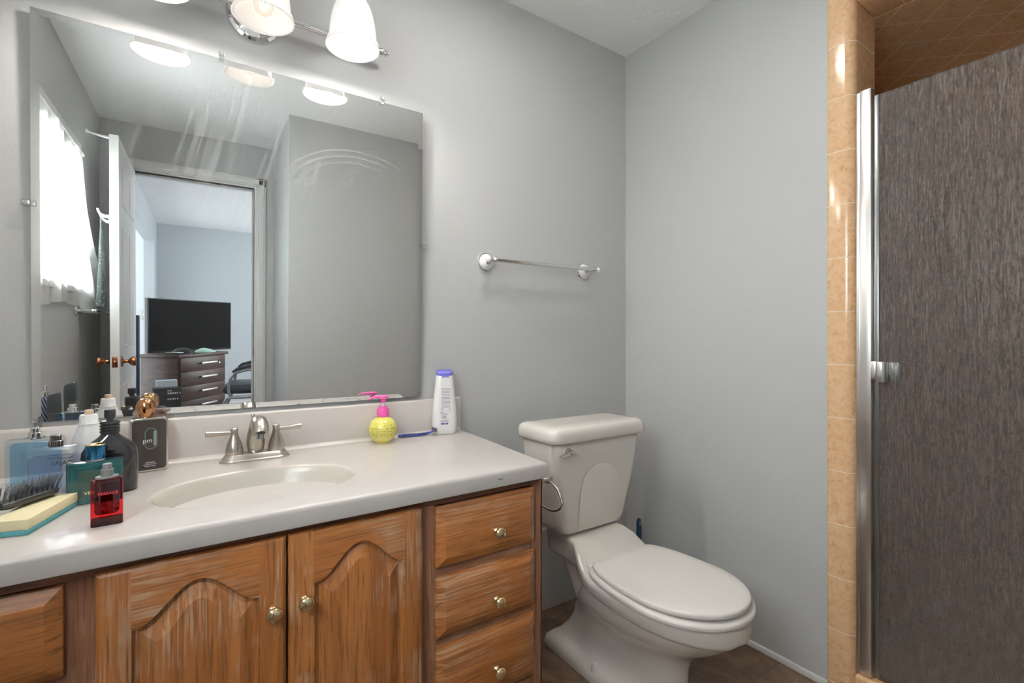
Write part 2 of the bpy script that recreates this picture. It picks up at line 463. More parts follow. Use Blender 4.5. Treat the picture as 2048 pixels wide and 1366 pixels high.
def knob_mesh(name, mat, parent, x, z, y):
    m = MB(); m.lathe([(.0085, 0), (.0095, .002), (.0085, .004), (.0055, .006), (.005, .012), (.0065, .0145), (.0125, .0175), (.0148, .021), (.0145, .0245), (.0115, .0275), (.006, .029), (.001, .0294)], (0, 0, 0), '-y', 24)
    return m.build(name, mat, parent, 60, loc=(x, y, z))

def door(x0, x1, z0, z1, knob_x, knob_z):
    """cathedral raised-panel door; local frame: centre bottom, front faces -y"""
    cx, hw, h = (x0 + x1) / 2, (x1 - x0) / 2, z1 - z0
    ow, ob, spring, apex = hw - .048, .055, h - .105, h - .043      # opening half width, bottom, arch spring and apex
    nb, ns, na = 10, 12, 36
    def outline(d, y, arch):
        w_ = ow - d; b_ = ob + d; sp = spring - d * .9; ap = apex - d * 1.1; pts = []
        for i in range(nb): pts.append((-w_ + 2 * w_ * i / nb, y, b_))
        for i in range(ns): pts.append((w_, y, b_ + (sp - b_) * i / ns))
        for i in range(na):
            t = 1 - 2 * i / na; s = .5 * (1 + math.cos(PI * min(1., abs(t) / .93)))
            pts.append((w_ * t, y, sp + (ap - sp) * s ** .85))
        for i in range(ns): pts.append((-w_, y, sp + (b_ - sp) * i / ns))
        return pts
    def outer(d, y):
        w_ = hw - d; t0, t1 = d, h - d; pts = []
        for i in range(nb): pts.append((-w_ + 2 * w_ * i / nb, y, t0))
        for i in range(ns): pts.append((w_, y, t0 + (t1 - t0) * i / ns))
        for i in range(na): pts.append((w_ * (1 - 2 * i / na), y, t1))
        for i in range(ns): pts.append((-w_, y, t1 + (t0 - t1) * i / ns))
        return pts
    m = MB(); m.mi = 1
    f = -.019
    m.rings([outer(0, 0), outer(0, f + .008), outer(.002, f + .0035), outer(.006, f + .0008), outer(.010, f), outline(0, f, 1)], True, False)
    m.mi = 0
    m.rings([outline(0, f, 1), outline(.0012, f + .007, 1), outline(.004, f + .0100, 1), outline(.010, f + .0100, 1), outline(.031, f + .0008, 1), outline(.0325, f + .0004, 1)], False, True)
    o = m.build('door', [W_DOOR_V, W_DOOR_H], van, 13, loc=(vx(cx), 0, z0))
    knob_mesh('knob', BRASS, o, knob_x - cx, knob_z - z0, -.0185)
    return o
door(-.118, .1700, .205, .7335, .1450, .596)
door(.1730, .4575, .205, .7335, .2020, .600)
def drawer(x0, x1, z0, z1, kx, kz):
    hw, h = (x1 - x0) / 2, z1 - z0
    m = MB()
    def rc(d, y): return [(-hw + d, y, d), (hw - d, y, d), (hw - d, y, h - d), (-hw + d, y, h - d)]
    m.rings([rc(0, 0), rc(0, -.008), rc(.001, -.0095), rc(.021, -.0185), rc(.0225, -.019)], True, True)
    o = m.build('drawer', W_DRAW, van, 20, loc=(vx((x0 + x1) / 2), 0, z0))
    knob_mesh('knob', BRASS, o, kx - (x0 + x1) / 2, kz - z0, -.0186)
for z0, z1, kz in ((.580, .725, .638), (.414, .556, .466), (.226, .392, .292)):
    drawer(.492, .779, z0, z1, .652, kz)
    drawer(-.432, -.156, z0, z1, -.294, kz)

# ------------------------------------------------------------------ countertop with integral oval basin
ZC = .79
BX, BYC, BRX, BRY = .152, 1.243, .205, .143
ct = thing('vanity_countertop', 'cream cultured marble vanity top with an integral oval basin and backsplash', 'countertop', (BX, BYC, ZC))
N = 96
fl, fr, br_, bl = (XL + .002, 1.019), (.808, 1.019), (.846, D - .002), (XL + .002, D - .002)
def rect_ring(d, z):
    """counter outline inset by d, N points matched by angle to the basin ellipse"""
    c = [(fl[0] + d, fl[1] + d), (fr[0] - d, fr[1] + d), (br_[0] - d, br_[1] - d), (bl[0] + d, bl[1] - d)]
    out = []
    corners = [math.atan2(p[1] - BYC, p[0] - BX) for p in c]
    angs = sorted([2 * PI * i / N - PI for i in range(N)])
    for ca in corners:                                   # snap the nearest ray onto each corner
        k = min(range(N), key=lambda i: abs(angs[i] - ca)); angs[k] = ca
    for a in angs:
        dx, dy = math.cos(a), math.sin(a); best = 9
        for i in range(4):
            p, q = c[i], c[(i + 1) % 4]; ex, ey = q[0] - p[0], q[1] - p[1]
            den = dx * ey - dy * ex
            if abs(den) < 1e-9: continue
            t = ((p[0] - BX) * ey - (p[1] - BYC) * ex) / den; s = ((p[0] - BX) * dy - (p[1] - BYC) * dx) / den
            if t > 0 and -1e-6 <= s <= 1 + 1e-6: best = min(best, t)
        out.append((dx * best, dy * best, z))
    return out, angs
_, ANG = rect_ring(0, 0)
def ell(k, z, yo=0.): return [(BRX * k * math.cos(a), BRY * k * math.sin(a) + yo, z) for a in [math.atan2(math.sin(b) / BRY, math.cos(b) / BRX) for b in ANG]]
m = MB()
m.rings([rect_ring(.004, -.041)[0], rect_ring(.0005, -.039)[0], rect_ring(0, -.036)[0], rect_ring(0, -.010)[0], rect_ring(.0012, -.005)[0], rect_ring(.004, -.0015)[0], rect_ring(.009, 0)[0], ell(1.03, 0)], True, False)
m.build('slab', MARBLE, ct, 50)
m = MB()
m.rings([ell(1.03, 0), ell(1.005, -.0012), ell(.985, -.005), ell(.95, -.018), ell(.86, -.055, .004), ell(.72, -.09, .008), ell(.52, -.115, .012), ell(.28, -.128, .015), ell(.11, -.132, .016)], False, True)
bs = m.build('sink_basin', BASIN, ct, 60)
m = MB(); m.lathe([(.024, 0), (.023, .002), (.017, .0025), (.015, .001)], (0, .016, -.132), 'z', 24); m.build('drain', NICKEL, bs, 40)
m = MB()
m.prism([(1.5690, .0), (1.5690, .112), (1.5715, .1165), (1.576, .119), (D - .002, .119), (D - .002, 0)], XL + .003, .838, plane='yz')
bp = m.build('backsplash', MARBLE, ct, 40, loc=(-BX, -BYC, 0))
m = MB()       # coved joint along the foot of the backsplash
m.prism([(1.5690, 0.0), (1.5690, .011), (1.5655, .0035), (1.558, 0)], XL + .003, .836, plane='yz'); m.build('cove', MARBLE, ct, 60, loc=(-BX, -BYC, .0002))
m = MB()
for x, z, s_ in ((.655, -.020, .004), (.662, -.0205, .0028), (.648, -.019, .0016)):
    m.prism([(x - BX + s_ * math.cos(k), z + .45 * s_ * math.sin(k * 1.0)) for k in [2 * PI * i / 7 for i in range(7)]], 1.019 - BYC - .0003, 1.019 - BYC + .001)
m.build('chip_mark', plain('dark_chip', (.08, .09, .11), .7), ct, 0, label='small dark chip on the front edge')

# ------------------------------------------------------------------ faucet
fa = thing('faucet', 'brushed nickel two-handle faucet behind the oval basin', 'faucet', (.168, 1.505, ZC))
m = MB()
def stadium(L, W, z, n=16):
    pts = []
    for k in range(n + 1): a = R(-90 + 180 * k / n); pts.append((L - W + W * math.cos(a), W * math.sin(a), z))
    for k in range(n + 1): a = R(90 + 180 * k / n); pts.append((-(L - W) + W * math.cos(a), W * math.sin(a), z))
    return pts
m.rings([stadium(.086, .031, 0), stadium(.086, .031, .004), stadium(.083, .029, .006), stadium(.080, .0275, .009), stadium(.074, .0225, .0175), stadium(.072, .021, .019)])
m.build('base_plate', NICKEL, fa, 40)
for sx in (-1, 1):
    m = MB(); m.lathe([(.0205, .0185), (.0215, .021), (.0215, .030), (.019, .043), (.0145, .056), (.0105, .067), (.0088, .076), (.0090, .083), (.0096, .0845), (.0092, .088), (.006, .0905), (.001, .0912)], (sx * .051, .0, 0), 'z', 32)
    hd = m.build('handle', NICKEL, fa, 50)
    m = MB(); m.tube([(sx * .056, 0, .0765), (sx * .068, -.001, .0775), (sx * .084, -.002, .078), (sx * .100, -.003, .0785), (sx * .112, -.0035, .079), (sx * .1165, -.004, .0792)], [.0045, .0052, .0062, .0080, .0088, .0078], 16)
    m.build('lever', NICKEL, hd, 50)
m = MB()
m.tube([(0, .004, .018), (0, .004, .026), (0, .003, .042), (0, -.002, .058), (0, -.013, .078), (0, -.030, .096), (0, -.052, .1065), (0, -.074, .1085), (0, -.092, .1035), (0, -.104, .094), (0, -.109, .0855)],
       [.0185, .0205, .0235, .0225, .0200, .0190, .0190, .0195, .0200, .0200, .0190], 28)
sp = m.build('spout', NICKEL, fa, 50)
m = MB(); m.lathe([(.011, 0), (.0115, -.012), (.009, -.013)], (0, -.1095, .086), 'z', 20); m.build('aerator', CHROME, sp, 40)
m = MB(); m.tube([(-.004, .024, .02), (-.004, .024, .112)], .0022, 8); m.lathe([(.003, 0), (.005, .002), (.0055, .006), (.004, .010), (.001, .0115)], (-.004, .024, .110), 'z', 16); m.build('lift_rod', NICKEL, fa, 50)

# ------------------------------------------------------------------ wall mirror (leans a little off the wall)
MX0, MX1, MZ0, MZ1 = -.293, .684, .921, 1.893
mc = Vector(((MX0 + MX1) / 2, D - .0205, (MZ0 + MZ1) / 2))
mir = thing('wall_mirror', 'large frameless mirror with slanted edges above the vanity backsplash', 'mirror', tuple(mc))
mir.rotation_euler = (R(1.0577), 0, -R(.80) * 1)
def mirror_mat():
    t = NT('silvered_mirror')
    gl = t.new('ShaderNodeBsdfGlossy'); gl.inputs['Roughness'].default_value = 0.0; gl.inputs['Color'].default_value = (.90, .915, .91, 1)
    df = t.new('ShaderNodeBsdfDiffuse'); df.inputs[0].default_value = (.80, .82, .82, 1)
    dk = t.new('ShaderNodeBsdfDiffuse'); dk.inputs[0].default_value = (.07, .045, .03, 1)
    tc = t.new('ShaderNodeTexCoord'); sp = t.new('ShaderNodeSeparateXYZ'); t.link(tc.outputs['Object'], sp.inputs[0])
    X, Z = sp.outputs[0], sp.outputs[2]
    # downward wiping smears, upper middle
    sk = t.math('ADD', t.math('SUBTRACT', X, t.math('MULTIPLY', Z, .42)), t.math('MULTIPLY', t.math('MULTIPLY', Z, Z), .35))
    cb = t.new('ShaderNodeCombineXYZ'); t.link(t.math('MULTIPLY', sk, 48), cb.inputs[0]); t.link(t.math('MULTIPLY', Z, 2.6), cb.inputs[2])
    n = t.noise(cb.outputs[0], 1.0, 4, .62, .25)
    s1 = t.ramp(n, [(.50, (0, 0, 0)), (.60, (.6, .6, .6)), (.68, (1, 1, 1))])
    bx = t.ramp(t.math('ADD', t.math('MULTIPLY', t.math('ABSOLUTE', t.math('ADD', X, .06)), .8), t.math('ABSOLUTE', t.math('SUBTRACT', Z, .23))), [(.10, (1, 1, 1)), (.36, (0, 0, 0))])
    s1 = t.math('MULTIPLY', s1, bx)
    # one curved wiping arc, upper right
    dx = t.math('SUBTRACT', X, .27); dz = t.math('SUBTRACT', Z, .10)
    rr = t.math('SQRT', t.math('ADD', t.math('MULTIPLY', dx, dx), t.math('MULTIPLY', t.math('MULTIPLY', dz, dz), 1.5)))
    rn = t.math('ADD', rr, t.math('MULTIPLY', t.noise(t.coord((6, 1, 6)), 1.2, 2, .5), .02))
    arcs = t.ramp(t.math('FRACT', t.math('MULTIPLY', rn, 42)), [(.0, (1, 1, 1)), (.35, (0, 0, 0)), (1, (0, 0, 0))])
    band = t.ramp(rr, [(.19, (0, 0, 0)), (.215, (1, 1, 1)), (.255, (1, 1, 1)), (.265, (0, 0, 0))])
    up = t.ramp(t.math('ADD', dz, t.math('MULTIPLY', dx, -.2)), [(.07, (0, 0, 0)), (.16, (1, 1, 1))])
    s2 = t.math('MULTIPLY', t.math('MULTIPLY', arcs, band), up)
    haze = t.noise(t.coord((2, 1, 2)), 2.0, 3, .5)
    low = t.ramp(Z, [(-.48, (1, 1, 1)), (-.44, (0, 0, 0))])
    sm = t.math('ADD', t.math('ADD', t.math('MULTIPLY', s1, .10), t.math('MULTIPLY', s2, .10)), t.math('MULTIPLY', haze, .035), True)
    mx = t.new('ShaderNodeMixShader'); t.link(sm, mx.inputs[0]); t.link(gl.outputs[0], mx.inputs[1]); t.link(df.outputs[0], mx.inputs[2])
    # worn silver specks along the bottom edge
    sn = t.noise(t.coord((16, 1, 70)), 2.4, 4, .65); spk = t.ramp(sn, [(.60, (0, 0, 0)), (.64, (1, 1, 1))])
    lo = t.ramp(t.math('ADD', Z, .4855), [(.003, (1, 1, 1)), (.020, (0, 0, 0))])
    spk = t.math('MULTIPLY', t.math('MULTIPLY', spk, lo), .8)
    mx2 = t.new('ShaderNodeMixShader'); t.link(spk, mx2.inputs[0]); t.link(mx.outputs[0], mx2.inputs[1]); t.link(dk.outputs[0], mx2.inputs[2])
    t.link(mx2.outputs[0], t.out.inputs[0]); return t.m
m = MB()
hx, hz = (MX1 - MX0) / 2, (MZ1 - MZ0) / 2
def mr(d, y): return [(-hx + d, y, -hz + d), (hx - d, y, -hz + d), (hx - d, y, hz - d), (-hx + d, y, hz - d)]
m.mi = 1
m.rings([mr(0, .004), mr(0, .0009)], True, False)
m.mi = 0
m.rings([mr(0, .0009), mr(.0165, 0)], False, True)
m.build('mirror_glass', [mirror_mat(), plain('mirror_edge', (.16, .20, .19), .15)], mir, 0)
for x, z, ax in ((-.105, hz, 'z'), (.347, hz, 'z'), (-hx, .03, 'x'), (hx, .03, 'x'), (.352, -hz, 'z'), (-hx + .012, -hz, 'z')):
    m = MB()
    if ax == 'z':
        s_ = 1 if z > 0 else -1
        m.box(x - .007, x + .007, -.0065, -.0035, z - s_ * .008 if s_ > 0 else z - .014, z + .014 if s_ > 0 else z + .008, .001); m.box(x - .007, x + .007, -.005, .012, min(z + s_ * .004, z + s_ * .014), max(z + s_ * .004, z + s_ * .014), .001)
        cx_, cz_ = x, z + s_ * .010
    else:
        s_ = 1 if x > 0 else -1
        a, b = sorted((x - s_ * .009, x + s_ * .016)); m.box(a, b, -.0065, -.0035, z - .007, z + .007, .001)
        a, b = sorted((x + s_ * .004, x + s_ * .016)); m.box(a, b, -.005, .012, z - .007, z + .007, .001)
        cx_, cz_ = x + s_ * .011, z
    cl = m.build('clip', CLIP, mir, 30)
    MB().lathe([(.0022, 0), (.0024, .001), (.0014, .0016)], (cx_, -.0062, cz_), '-y', 12).build('screw', CHROME, cl, 40)

# ------------------------------------------------------------------ three-lamp vanity light
LX, LZ = .173, 2.045
vl = thing('vanity_light', 'chrome three-shade vanity light mounted on the wall above the mirror', 'light', (LX, D, LZ))
m = MB(); m.lathe([(.070, 0), (.0705, .004), (.068, .010), (.060, .0145), (.057, .0135), (.050, .016), (.030, .024), (.018, .030), (.014, .042), (.001, .0425)], (0, 0, 0), '-y', 48); m.build('back_plate', CHROME, vl, 35)
m = MB(); m.tube([(-.362, -.045, .004), (.362, -.045, .004)], .0095, 20)
for s_ in (-1, 1):
    m.lathe([(.0095, 0), (.0125, .001), (.0125, .004), (.007, .006), (.006, .009), (.0095, .013), (.0105, .017), (.008, .021), (.004, .0235), (.004, .026), (.001, .028)], (s_ * .360, -.045, .004), 'x' if s_ > 0 else '-x', 20)
m.build('cross_bar', CHROME, vl, 40)
def shade_mat(name, e, col):
    t = NT(name)
    df = t.new('ShaderNodeBsdfPrincipled'); df.inputs['Base Color'].default_value = (.80, .78, .76, 1); df.inputs['Roughness'].default_value = .25
    em = t.new('ShaderNodeEmission'); em.inputs[0].default_value = (*col, 1); em.inputs[1].default_value = e
    ad = t.new('ShaderNodeAddShader'); t.link(df.outputs[0], ad.inputs[0]); t.link(em.outputs[0], ad.inputs[1]); t.link(ad.outputs[0], t.out.inputs[0]); return t.m
SH_ON = shade_mat('lit_frosted_glass', SHADE_GLOW, (1.0, .955, .90)); SH_MID = shade_mat('dim_frosted_glass', SHADE_GLOW_MID, (1.0, .92, .86))
def emit(name, col, e):
    t = NT(name); em = t.new('ShaderNodeEmission'); em.inputs[0].default_value = (*col, 1); em.inputs[1].default_value = e; t.link(em.outputs[0], t.out.inputs[0]); return t.m
BULB = emit('frosted_led_bulb_glow', (1.0, .95, .88), 6.0); FIL = emit('filament_glow', (1.0, .94, .86), 3.2)
SHADE = [(.0245, .147), (.031, .1425), (.0370, .134), (.0470, .117), (.0540, .097), (.0592, .073), (.0622, .049), (.0640, .028), (.0645, .018), (.0690, .0165), (.0705, .012), (.0700, .007), (.0722, .004), (.0728, .001), (.0715, 0), (.0690, .0005)]
INNER = [(.0650, .004), (.0645, .010), (.0612, .018), (.0592, .049), (.0562, .073), (.0510, .096), (.0440, .115), (.0345, .131), (.0245, .140)]
for k, (dx, on) in enumerate(((-.226, True), (0, False), (.226, True))):
    oy = -.202
    m = MB(); m.lathe(SHADE + INNER, (dx, oy, -.108), 'z', 48, False, True)
    sh = m.build('lamp_shade', SH_ON if on else SH_MID, vl, 50, label='lit frosted white bell glass shade' if on else 'frosted white bell glass shade with a filament bulb')
    m = MB(); m.lathe([(.026, .030), (.027, .034), (.027, .050), (.018, .060), (.008, .066)], (dx, oy, 0), 'z', 32)
    m.tube([(dx, -.045, .004), (dx, -.085, .010), (dx, -.130, .040), (dx, -.170, .072), (dx, -.195, .078), (dx, oy, .060)], .0075, 14)
    m.build('lamp_arm', CHROME, vl, 40)
    if on:
        m = MB(); m.lathe([(.001, -.072), (.012, -.070), (.022, -.061), (.0285, -.046), (.029, -.034), (.025, -.016), (.018, .002), (.014, .018), (.0135, .034)], (dx, oy, 0), 'z', 32)
        m.build('bulb', BULB, sh, 60)
    else:
        m = MB(); m.lathe([(.001, -.098), (.010, -.096), (.019, -.088), (.0235, -.074), (.024, -.056), (.022, -.030), (.017, -.006), (.0135, .012), (.0135, .034)], (dx, oy, 0), 'z', 32)
        bu = m.build('bulb', clear('clear_bulb_glass', (.98, .96, .93), .03), sh, 60)
        for a in range(6):
            aa = 2 * PI * a / 6; bb = aa + .5
            MB().tube([(dx + .006 * math.cos(aa), oy + .006 * math.sin(aa), -.022), (dx + .013 * math.cos(bb), oy + .013 * math.sin(bb), -.050), (dx + .009 * math.cos(aa), oy + .009 * math.sin(aa), -.082)], .0011, 6).build('filament', FIL, bu, 60)
        MB().tube([(dx, oy, .02), (dx, oy, -.03)], .003, 8).build('filament_stem', WHITE_PL, bu, 60)
    if not on: continue
    d = bpy.data.lights.new('vanity_bulb_light', 'POINT'); d.energy = LAMP_POWER * 1.25; d.color = (1.0, .94, .87); d.shadow_soft_size = .028
    lo = bpy.data.objects.new('vanity_bulb_light', d); C.objects.link(lo); lo.parent = vl; lo.location = (dx, oy, -.085 if on else -.105)

# unseen glowing disc added on the ceiling to even out the room light
cl_ = thing('added_fill_disc', 'added flat round fill light on the ceiling over the middle of the bathroom', 'added fill light', (.80, .93, H))
m = MB(); m.lathe([(.165, 0), (.168, -.003), (.168, -.014), (.163, -.018), (.155, -.018), (.155, -.006)], (0, 0, 0), 'z', 48, False, False); m.build('rim', WHITE_PL, cl_, 40)
m = MB(); m.lathe([(.155, -.012), (.12, -.0165), (.06, -.018), (.001, -.0185)], (0, 0, 0), 'z', 48, False, True); m.build('diffuser', emit('fill_disc_glow', (1.0, .97, .93), FILL_DISC / (PI * PI * .155 ** 2)), cl_, 60)

# ------------------------------------------------------------------ toilet
TX, TB = 1.222, 1.452       # centre line, back of tank
to = thing('toilet', 'bone white two-piece toilet with closed lid beside the oak vanity', 'toilet', (TX, TB, 0))
m = MB()
def rr3(hx, y0, y1, r, z, n=6, bow=0.):
    cy, hy = (y0 + y1) / 2, (y1 - y0) / 2
    out = []
    for x, y in rrect(0, cy, hx, hy, r, n):
        if bow and y < cy: y -= bow * (1 - (x / hx) ** 2) * ((cy - y) / hy)
        out.append((x, y, z))
    return out
tz = [(.448, .132, -.160, -.02), (.443, .140, -.170, -.018), (.450, .150, -.180, -.014), (.47, .157, -.184, -.013), (.52, .168, -.188, -.012), (.60, .188, -.194, -.012), (.70, .207, -.199, -.010), (.775, .215, -.203, -.010), (.778, .212, -.200, -.012)]
m.rings([rr3(hw, y0, y1, .034, z, 6, .006) for z, hw, y0, y1 in tz])
tank = m.build('tank', PORC, to, 60)
m = MB()       # raised arch embossed on the tank front
ar = []
for i in range(29):
    a = PI * i / 28; ar.append((.006 + .094 * math.cos(a), .575 + .108 * math.sin(a)))
ar = [(.100, .455)] + ar + [(-.088, .455)]
def front_y(z): return lerp_table([(.45, -.1865), (.47, -.1905), (.52, -.1945), (.60, -.2005), (.70, -.2055)], z)
ra = [[(x, front_y(z) + .002, z) for x, z in ar], [(x, front_y(z) - .0004, z) for x, z in ar], [(.006 + (x - .006) * .95, front_y(z) - .0013, .455 + (z - .455) * .97 + .002) for x, z in ar]]
m.rings(ra, False, True); m.build('arch_panel', PORC, tank, 40)
m = MB()
def lr(d, z): return rr3(.229 - d, -.224 + d, .002 - d, .040 - d * .5, z, 8, .006)
m.rings([lr(.012, .770), lr(.004, .771), lr(.0005, .776), lr(0, .785), lr(.0005, .801), lr(.004, .812), lr(.011, .819), lr(.024, .823), lr(.06, .8245)])
m.build('tank_lid', PORC, to, 50)
# flush lever
m = MB(); m.lathe([(.014, 0), (.0145, .003), (.012, .008), (.009, .013), (.0085, .016)], (-.148, -.2035, .740), '-y', 24)
m.tube([(-.140, -.221, .740), (-.150, -.223, .741), (-.166, -.223, .738), (-.182, -.2215, .734), (-.196, -.219, .732)], [.0075, .0115, .0095, .006, .0045], 14, flat=.62)
m.build('flush_lever', CHROME, tank, 50)

def egg_hw(v, v0, v1, hw, back=.62):
    """half width of an egg outline running from v0 (flat back) to v1 (round front)"""
    t = (v - v0) / (v1 - v0); t = max(0., min(1., t)); pk = .50
    if t < pk:
        q = (pk - t) / pk; return hw * (back + (1 - back) * math.sqrt(max(0, 1 - q ** 2.0)) ** .9)
    q = (t - pk) / (1 - pk); return hw * math.sqrt(max(0., 1 - q ** 2.15))
def egg(v0, v1, hw, back, z, n=28, r=.02, zf=None):
    vs = [v0 + (v1 - v0) * (1 - math.cos(PI * (i + .0) / n)) / 2 for i in range(n + 1)]
    pts = []
    L = [(-egg_hw(v, v0, v1, hw, back), -v) for v in vs]; Rr = [(-x, y) for x, y in reversed(L)]
    for x, y in L + Rr[1:]:
        pts.append((x, y, zf(-y) if zf else z))
    return pts
# upper body: rim band running back into the raised tank deck
def ztop(v): return .440 + (.366 - .440) * smoothstep(.195, .315, v)
def zbot(v): return .345 + (.308 - .345) * smoothstep(.17, .34, v)
def deck_hw(v):
    e = egg_hw(v, .225, .738, .180, .70)
    return e if v > .225 else .118 + (.126 - .118) * smoothstep(.02, .225, v)
m = MB(); rs = []
vs = [.045, .055] + [.07 + .045 * i for i in range(4)] + [.235 + (.738 - .235) * math.sin(PI / 2 * i / 26) for i in range(27)]
for v in vs:
    hw = max(deck_hw(v), .004); a, b = zbot(v), ztop(v)
    if v < .05: a, b, hw = a + .006, b - .006, hw - .006
    fr = smoothstep(.72, .738, v); a, b = a + .010 * fr, b - .010 * fr
    rr = min(.016, hw * .6, (b - a) * .45); sec = []
    for x, z in rrect(0, (a + b) / 2, hw, (b - a) / 2, rr, 5): sec.append((x, -v, z))
    # undercut: pull the lower edge inward
    sec = [(x * (1 - .07 * max(0, ((a + b) / 2 - z) / (b - a) * 2)), y, z) for x, y, z in sec]
    rs.append(sec)
m.rings(rs); m.build('bowl_rim', PORC, to, 50)
# lower bowl and pedestal with waisted rear trapway
m = MB(); rs = []
for z, v0, v1, hw, back in ((0, .03, .575, .122, .93), (.012, .03, .575, .122, .93), (.034, .035, .572, .117, .93), (.046, .045, .568, .100, .86), (.062, .065, .562, .084, .74), (.10, .10, .556, .083, .62), (.15, .13, .560, .086, .58), (.18, .14, .572, .098, .56), (.21, .165, .600, .118, .55), (.245, .19, .650, .143, .58), (.28, .22, .695, .160, .62), (.315, .25, .718, .1655, .68), (.335, .26, .720, .165, .70)):
    rs.append(egg(v0, v1, hw, back, z, 30))
m.rings(rs); m.build('pedestal', PORC, to, 60)
m = MB()       # S-shaped trapway bulge low at the rear
m.tube([(0, -.42, .235), (0, -.36, .155), (0, -.28, .12), (0, -.22, .16), (0, -.185, .225), (0, -.15, .285), (0, -.125, .33)], [.085, .082, .080, .082, .082, .085, .088], 24, flat=.8)
m.build('trapway', PORC, to, 60)
# seat and lid
m = MB(); rs = []
for d, z in ((.006, .366), (.0, .369), (-.001, .375), (.0, .380), (.005, .3835), (.014, .385)):
    rs.append(egg(.292 + d, .743 - d, .187 - d, .66, z, 32))
m.rings(rs); m.build('seat', SEATP, to, 45)
m = MB(); rs = []
for d, z in ((.008, .3865), (.001, .3875), (0, .391), (.0005, .397), (.003, .4005), (.008, .4025), (.04, .4035)):
    rs.append(egg(.300 + d, .733 - d, .177 - d, .66, z, 32))
# the lid sits a touch proud at the front, leaving the dark slot seen in the photo
rs = [[(x, y, z + .006 * smoothstep(.45, .73, -y)) for x, y, z in r] for r in rs]
m.rings(rs); m.build('seat_lid', SEATP, to, 45)
for s_ in (-1, 1):
    m = MB(); m.tube([(s_ * .098, -.285, .376), (s_ * .136, -.285, .376)], .0125, 16); m.build('hinge', SEATP, to, 50)
    m = MB(); m.lathe([(.0145, 0), (.0145, .002), (.0135, .010), (.011, .020), (.0085, .0255), (.001, .027)], (s_ * .1030, -.285, .034), 'z', 20); m.build('bolt_cap', SEATP, to, 45)
for x, v in ((-.118, .62),):
    MB().box(x - .003, x + .020, -v - .02, -v + .02, .383, .394, .002).build('bumper', SEATP, to)
m = MB(); m.tube([(-.16, .137, .19), (-.16, .115, .19), (-.16, .09, .20), (-.155, .06, .28), (-.145, -.05, .42), (-.14, -.08, .447)], .006, 10); m.lathe([(.016, 0), (.016, .002), (.009, .006), (.009, .02)], (-.16, .137, .19), '-y', 16)
m.build('supply_hose', WHITE_PL, to, 50)

# toilet-paper ring holder fixed to the vanity side
rg = thing('paper_ring_holder', 'brushed nickel ring holder hanging on the vanity side by the toilet', 'towel ring', (.812, 1.045, .727))
rg.location = (.812, 1.072, .727)
m = MB(); m.lathe([(.0185, 0), (.019, .003), (.016, .007), (.0075, .010), (.006, .016), (.0065, .022), (.011, .027), (.0135, .034), (.0125, .041), (.008, .046), (.001, .0475)], (0, 0, 0), 'x', 28); m.build('post', NICKEL, rg, 40)
m = MB(); pts = []
for i in range(49):
    a = 2 * PI * i / 48; x = .062 * math.sin(a); z = -.040 + .040 * math.cos(a)
    k = 1.0 if z > -.045 else 1.12
    pts.append((.034 + .002 * math.sin(a), x * k, -.004 + z))
m.tube(pts, .0032, 10, cap=False); m.build('ring', NICKEL, rg, 60)

# toilet brush behind the toilet
tb = thing('toilet_brush', 'navy blue toilet brush handle standing in its holder behind the toilet', 'toilet brush', (1.625, 1.425, 0))
m = MB(); m.lathe([(.050, 0), (.052, .004), (.048, .06), (.043, .125), (.041, .130), (.038, .128), (.040, .02)], (0, 0, 0), 'z', 28, True, True); m.build('holder', plain('navy_plastic', (.012, .030, .060), .3), tb, 40)
m = MB(); m.tube([(0, 0, .05), (0, 0, .16), (.0, 0, .24), (0, 0, .30), (0, 0, .335), (0, 0, .345), (0, 0, .350)], [.007, .008, .0125, .0135, .0125, .010, .005], 16, flat=.7); m.build('handle', MATS['navy_plastic'], tb, 60)
m = MB(); pts = [(.0, 0, 0)]
m.tube([(.006 * math.cos(2 * PI * i / 16), -.0105, .331 + .008 * math.sin(2 * PI * i / 16)) for i in range(17)], .0016, 8, cap=False); m.build('hanging_eyelet', plain('pale_grey_plastic', (.42, .45, .48), .35), tb, 60)

# ------------------------------------------------------------------ towel bar on the mirror wall
tw = thing('towel_bar', 'chrome towel bar with white porcelain rosettes on the grey wall above the toilet', 'towel bar', (.955, D, 1.411))
for x, z in ((0, 0), (.496, .004)):
    m = MB(); m.lathe([(.0345, 0), (.0355, .003), (.034, .006), (.031, .007), (.031, .005)], (x, 0, z), '-y', 40); rz_ = m.build('rosette_ring', CHROME, tw, 40)
    m = MB(); m.lathe([(.0308, .004), (.030, .010), (.026, .016), (.018, .021), (.011, .0235), (.001, .024)], (x, 0, z), '-y', 40); m.build('rosette', WHITE_PORC, rz_, 50)
    m = MB(); m.lathe([(.011, .022), (.0115, .025), (.0075, .028), (.006, .040), (.0065, .052), (.0105, .057), (.0120, .064), (.0105, .074), (.004, .079), (.0035, .083), (.001, .085)], (x, 0, z), '-y', 24); m.build('post', CHROME, tw, 40)
m = MB(); m.tube([(-.012, -.066, 0), (.508, -.066, .004)], .0078, 20); m.build('bar', CHROME, tw, 40)
for x, z, ax in ((-.010, 0, '-x'), (.506, .004, 'x')):
    m = MB(); m.lathe([(.0078, 0), (.0105, .001), (.0105, .004), (.006, .006), (.006, .008)], (x, -.066, z), ax, 20); fr_ = m.build('finial', CHROME, tw, 40)
    m = MB(); m.lathe([(.006, .0075), (.0095, .010), (.0115, .015), (.0110, .020), (.007, .025), (.001, .0265)], (x, -.066, z), ax, 20); m.build('finial_ball', WHITE_PORC, fr_, 50)

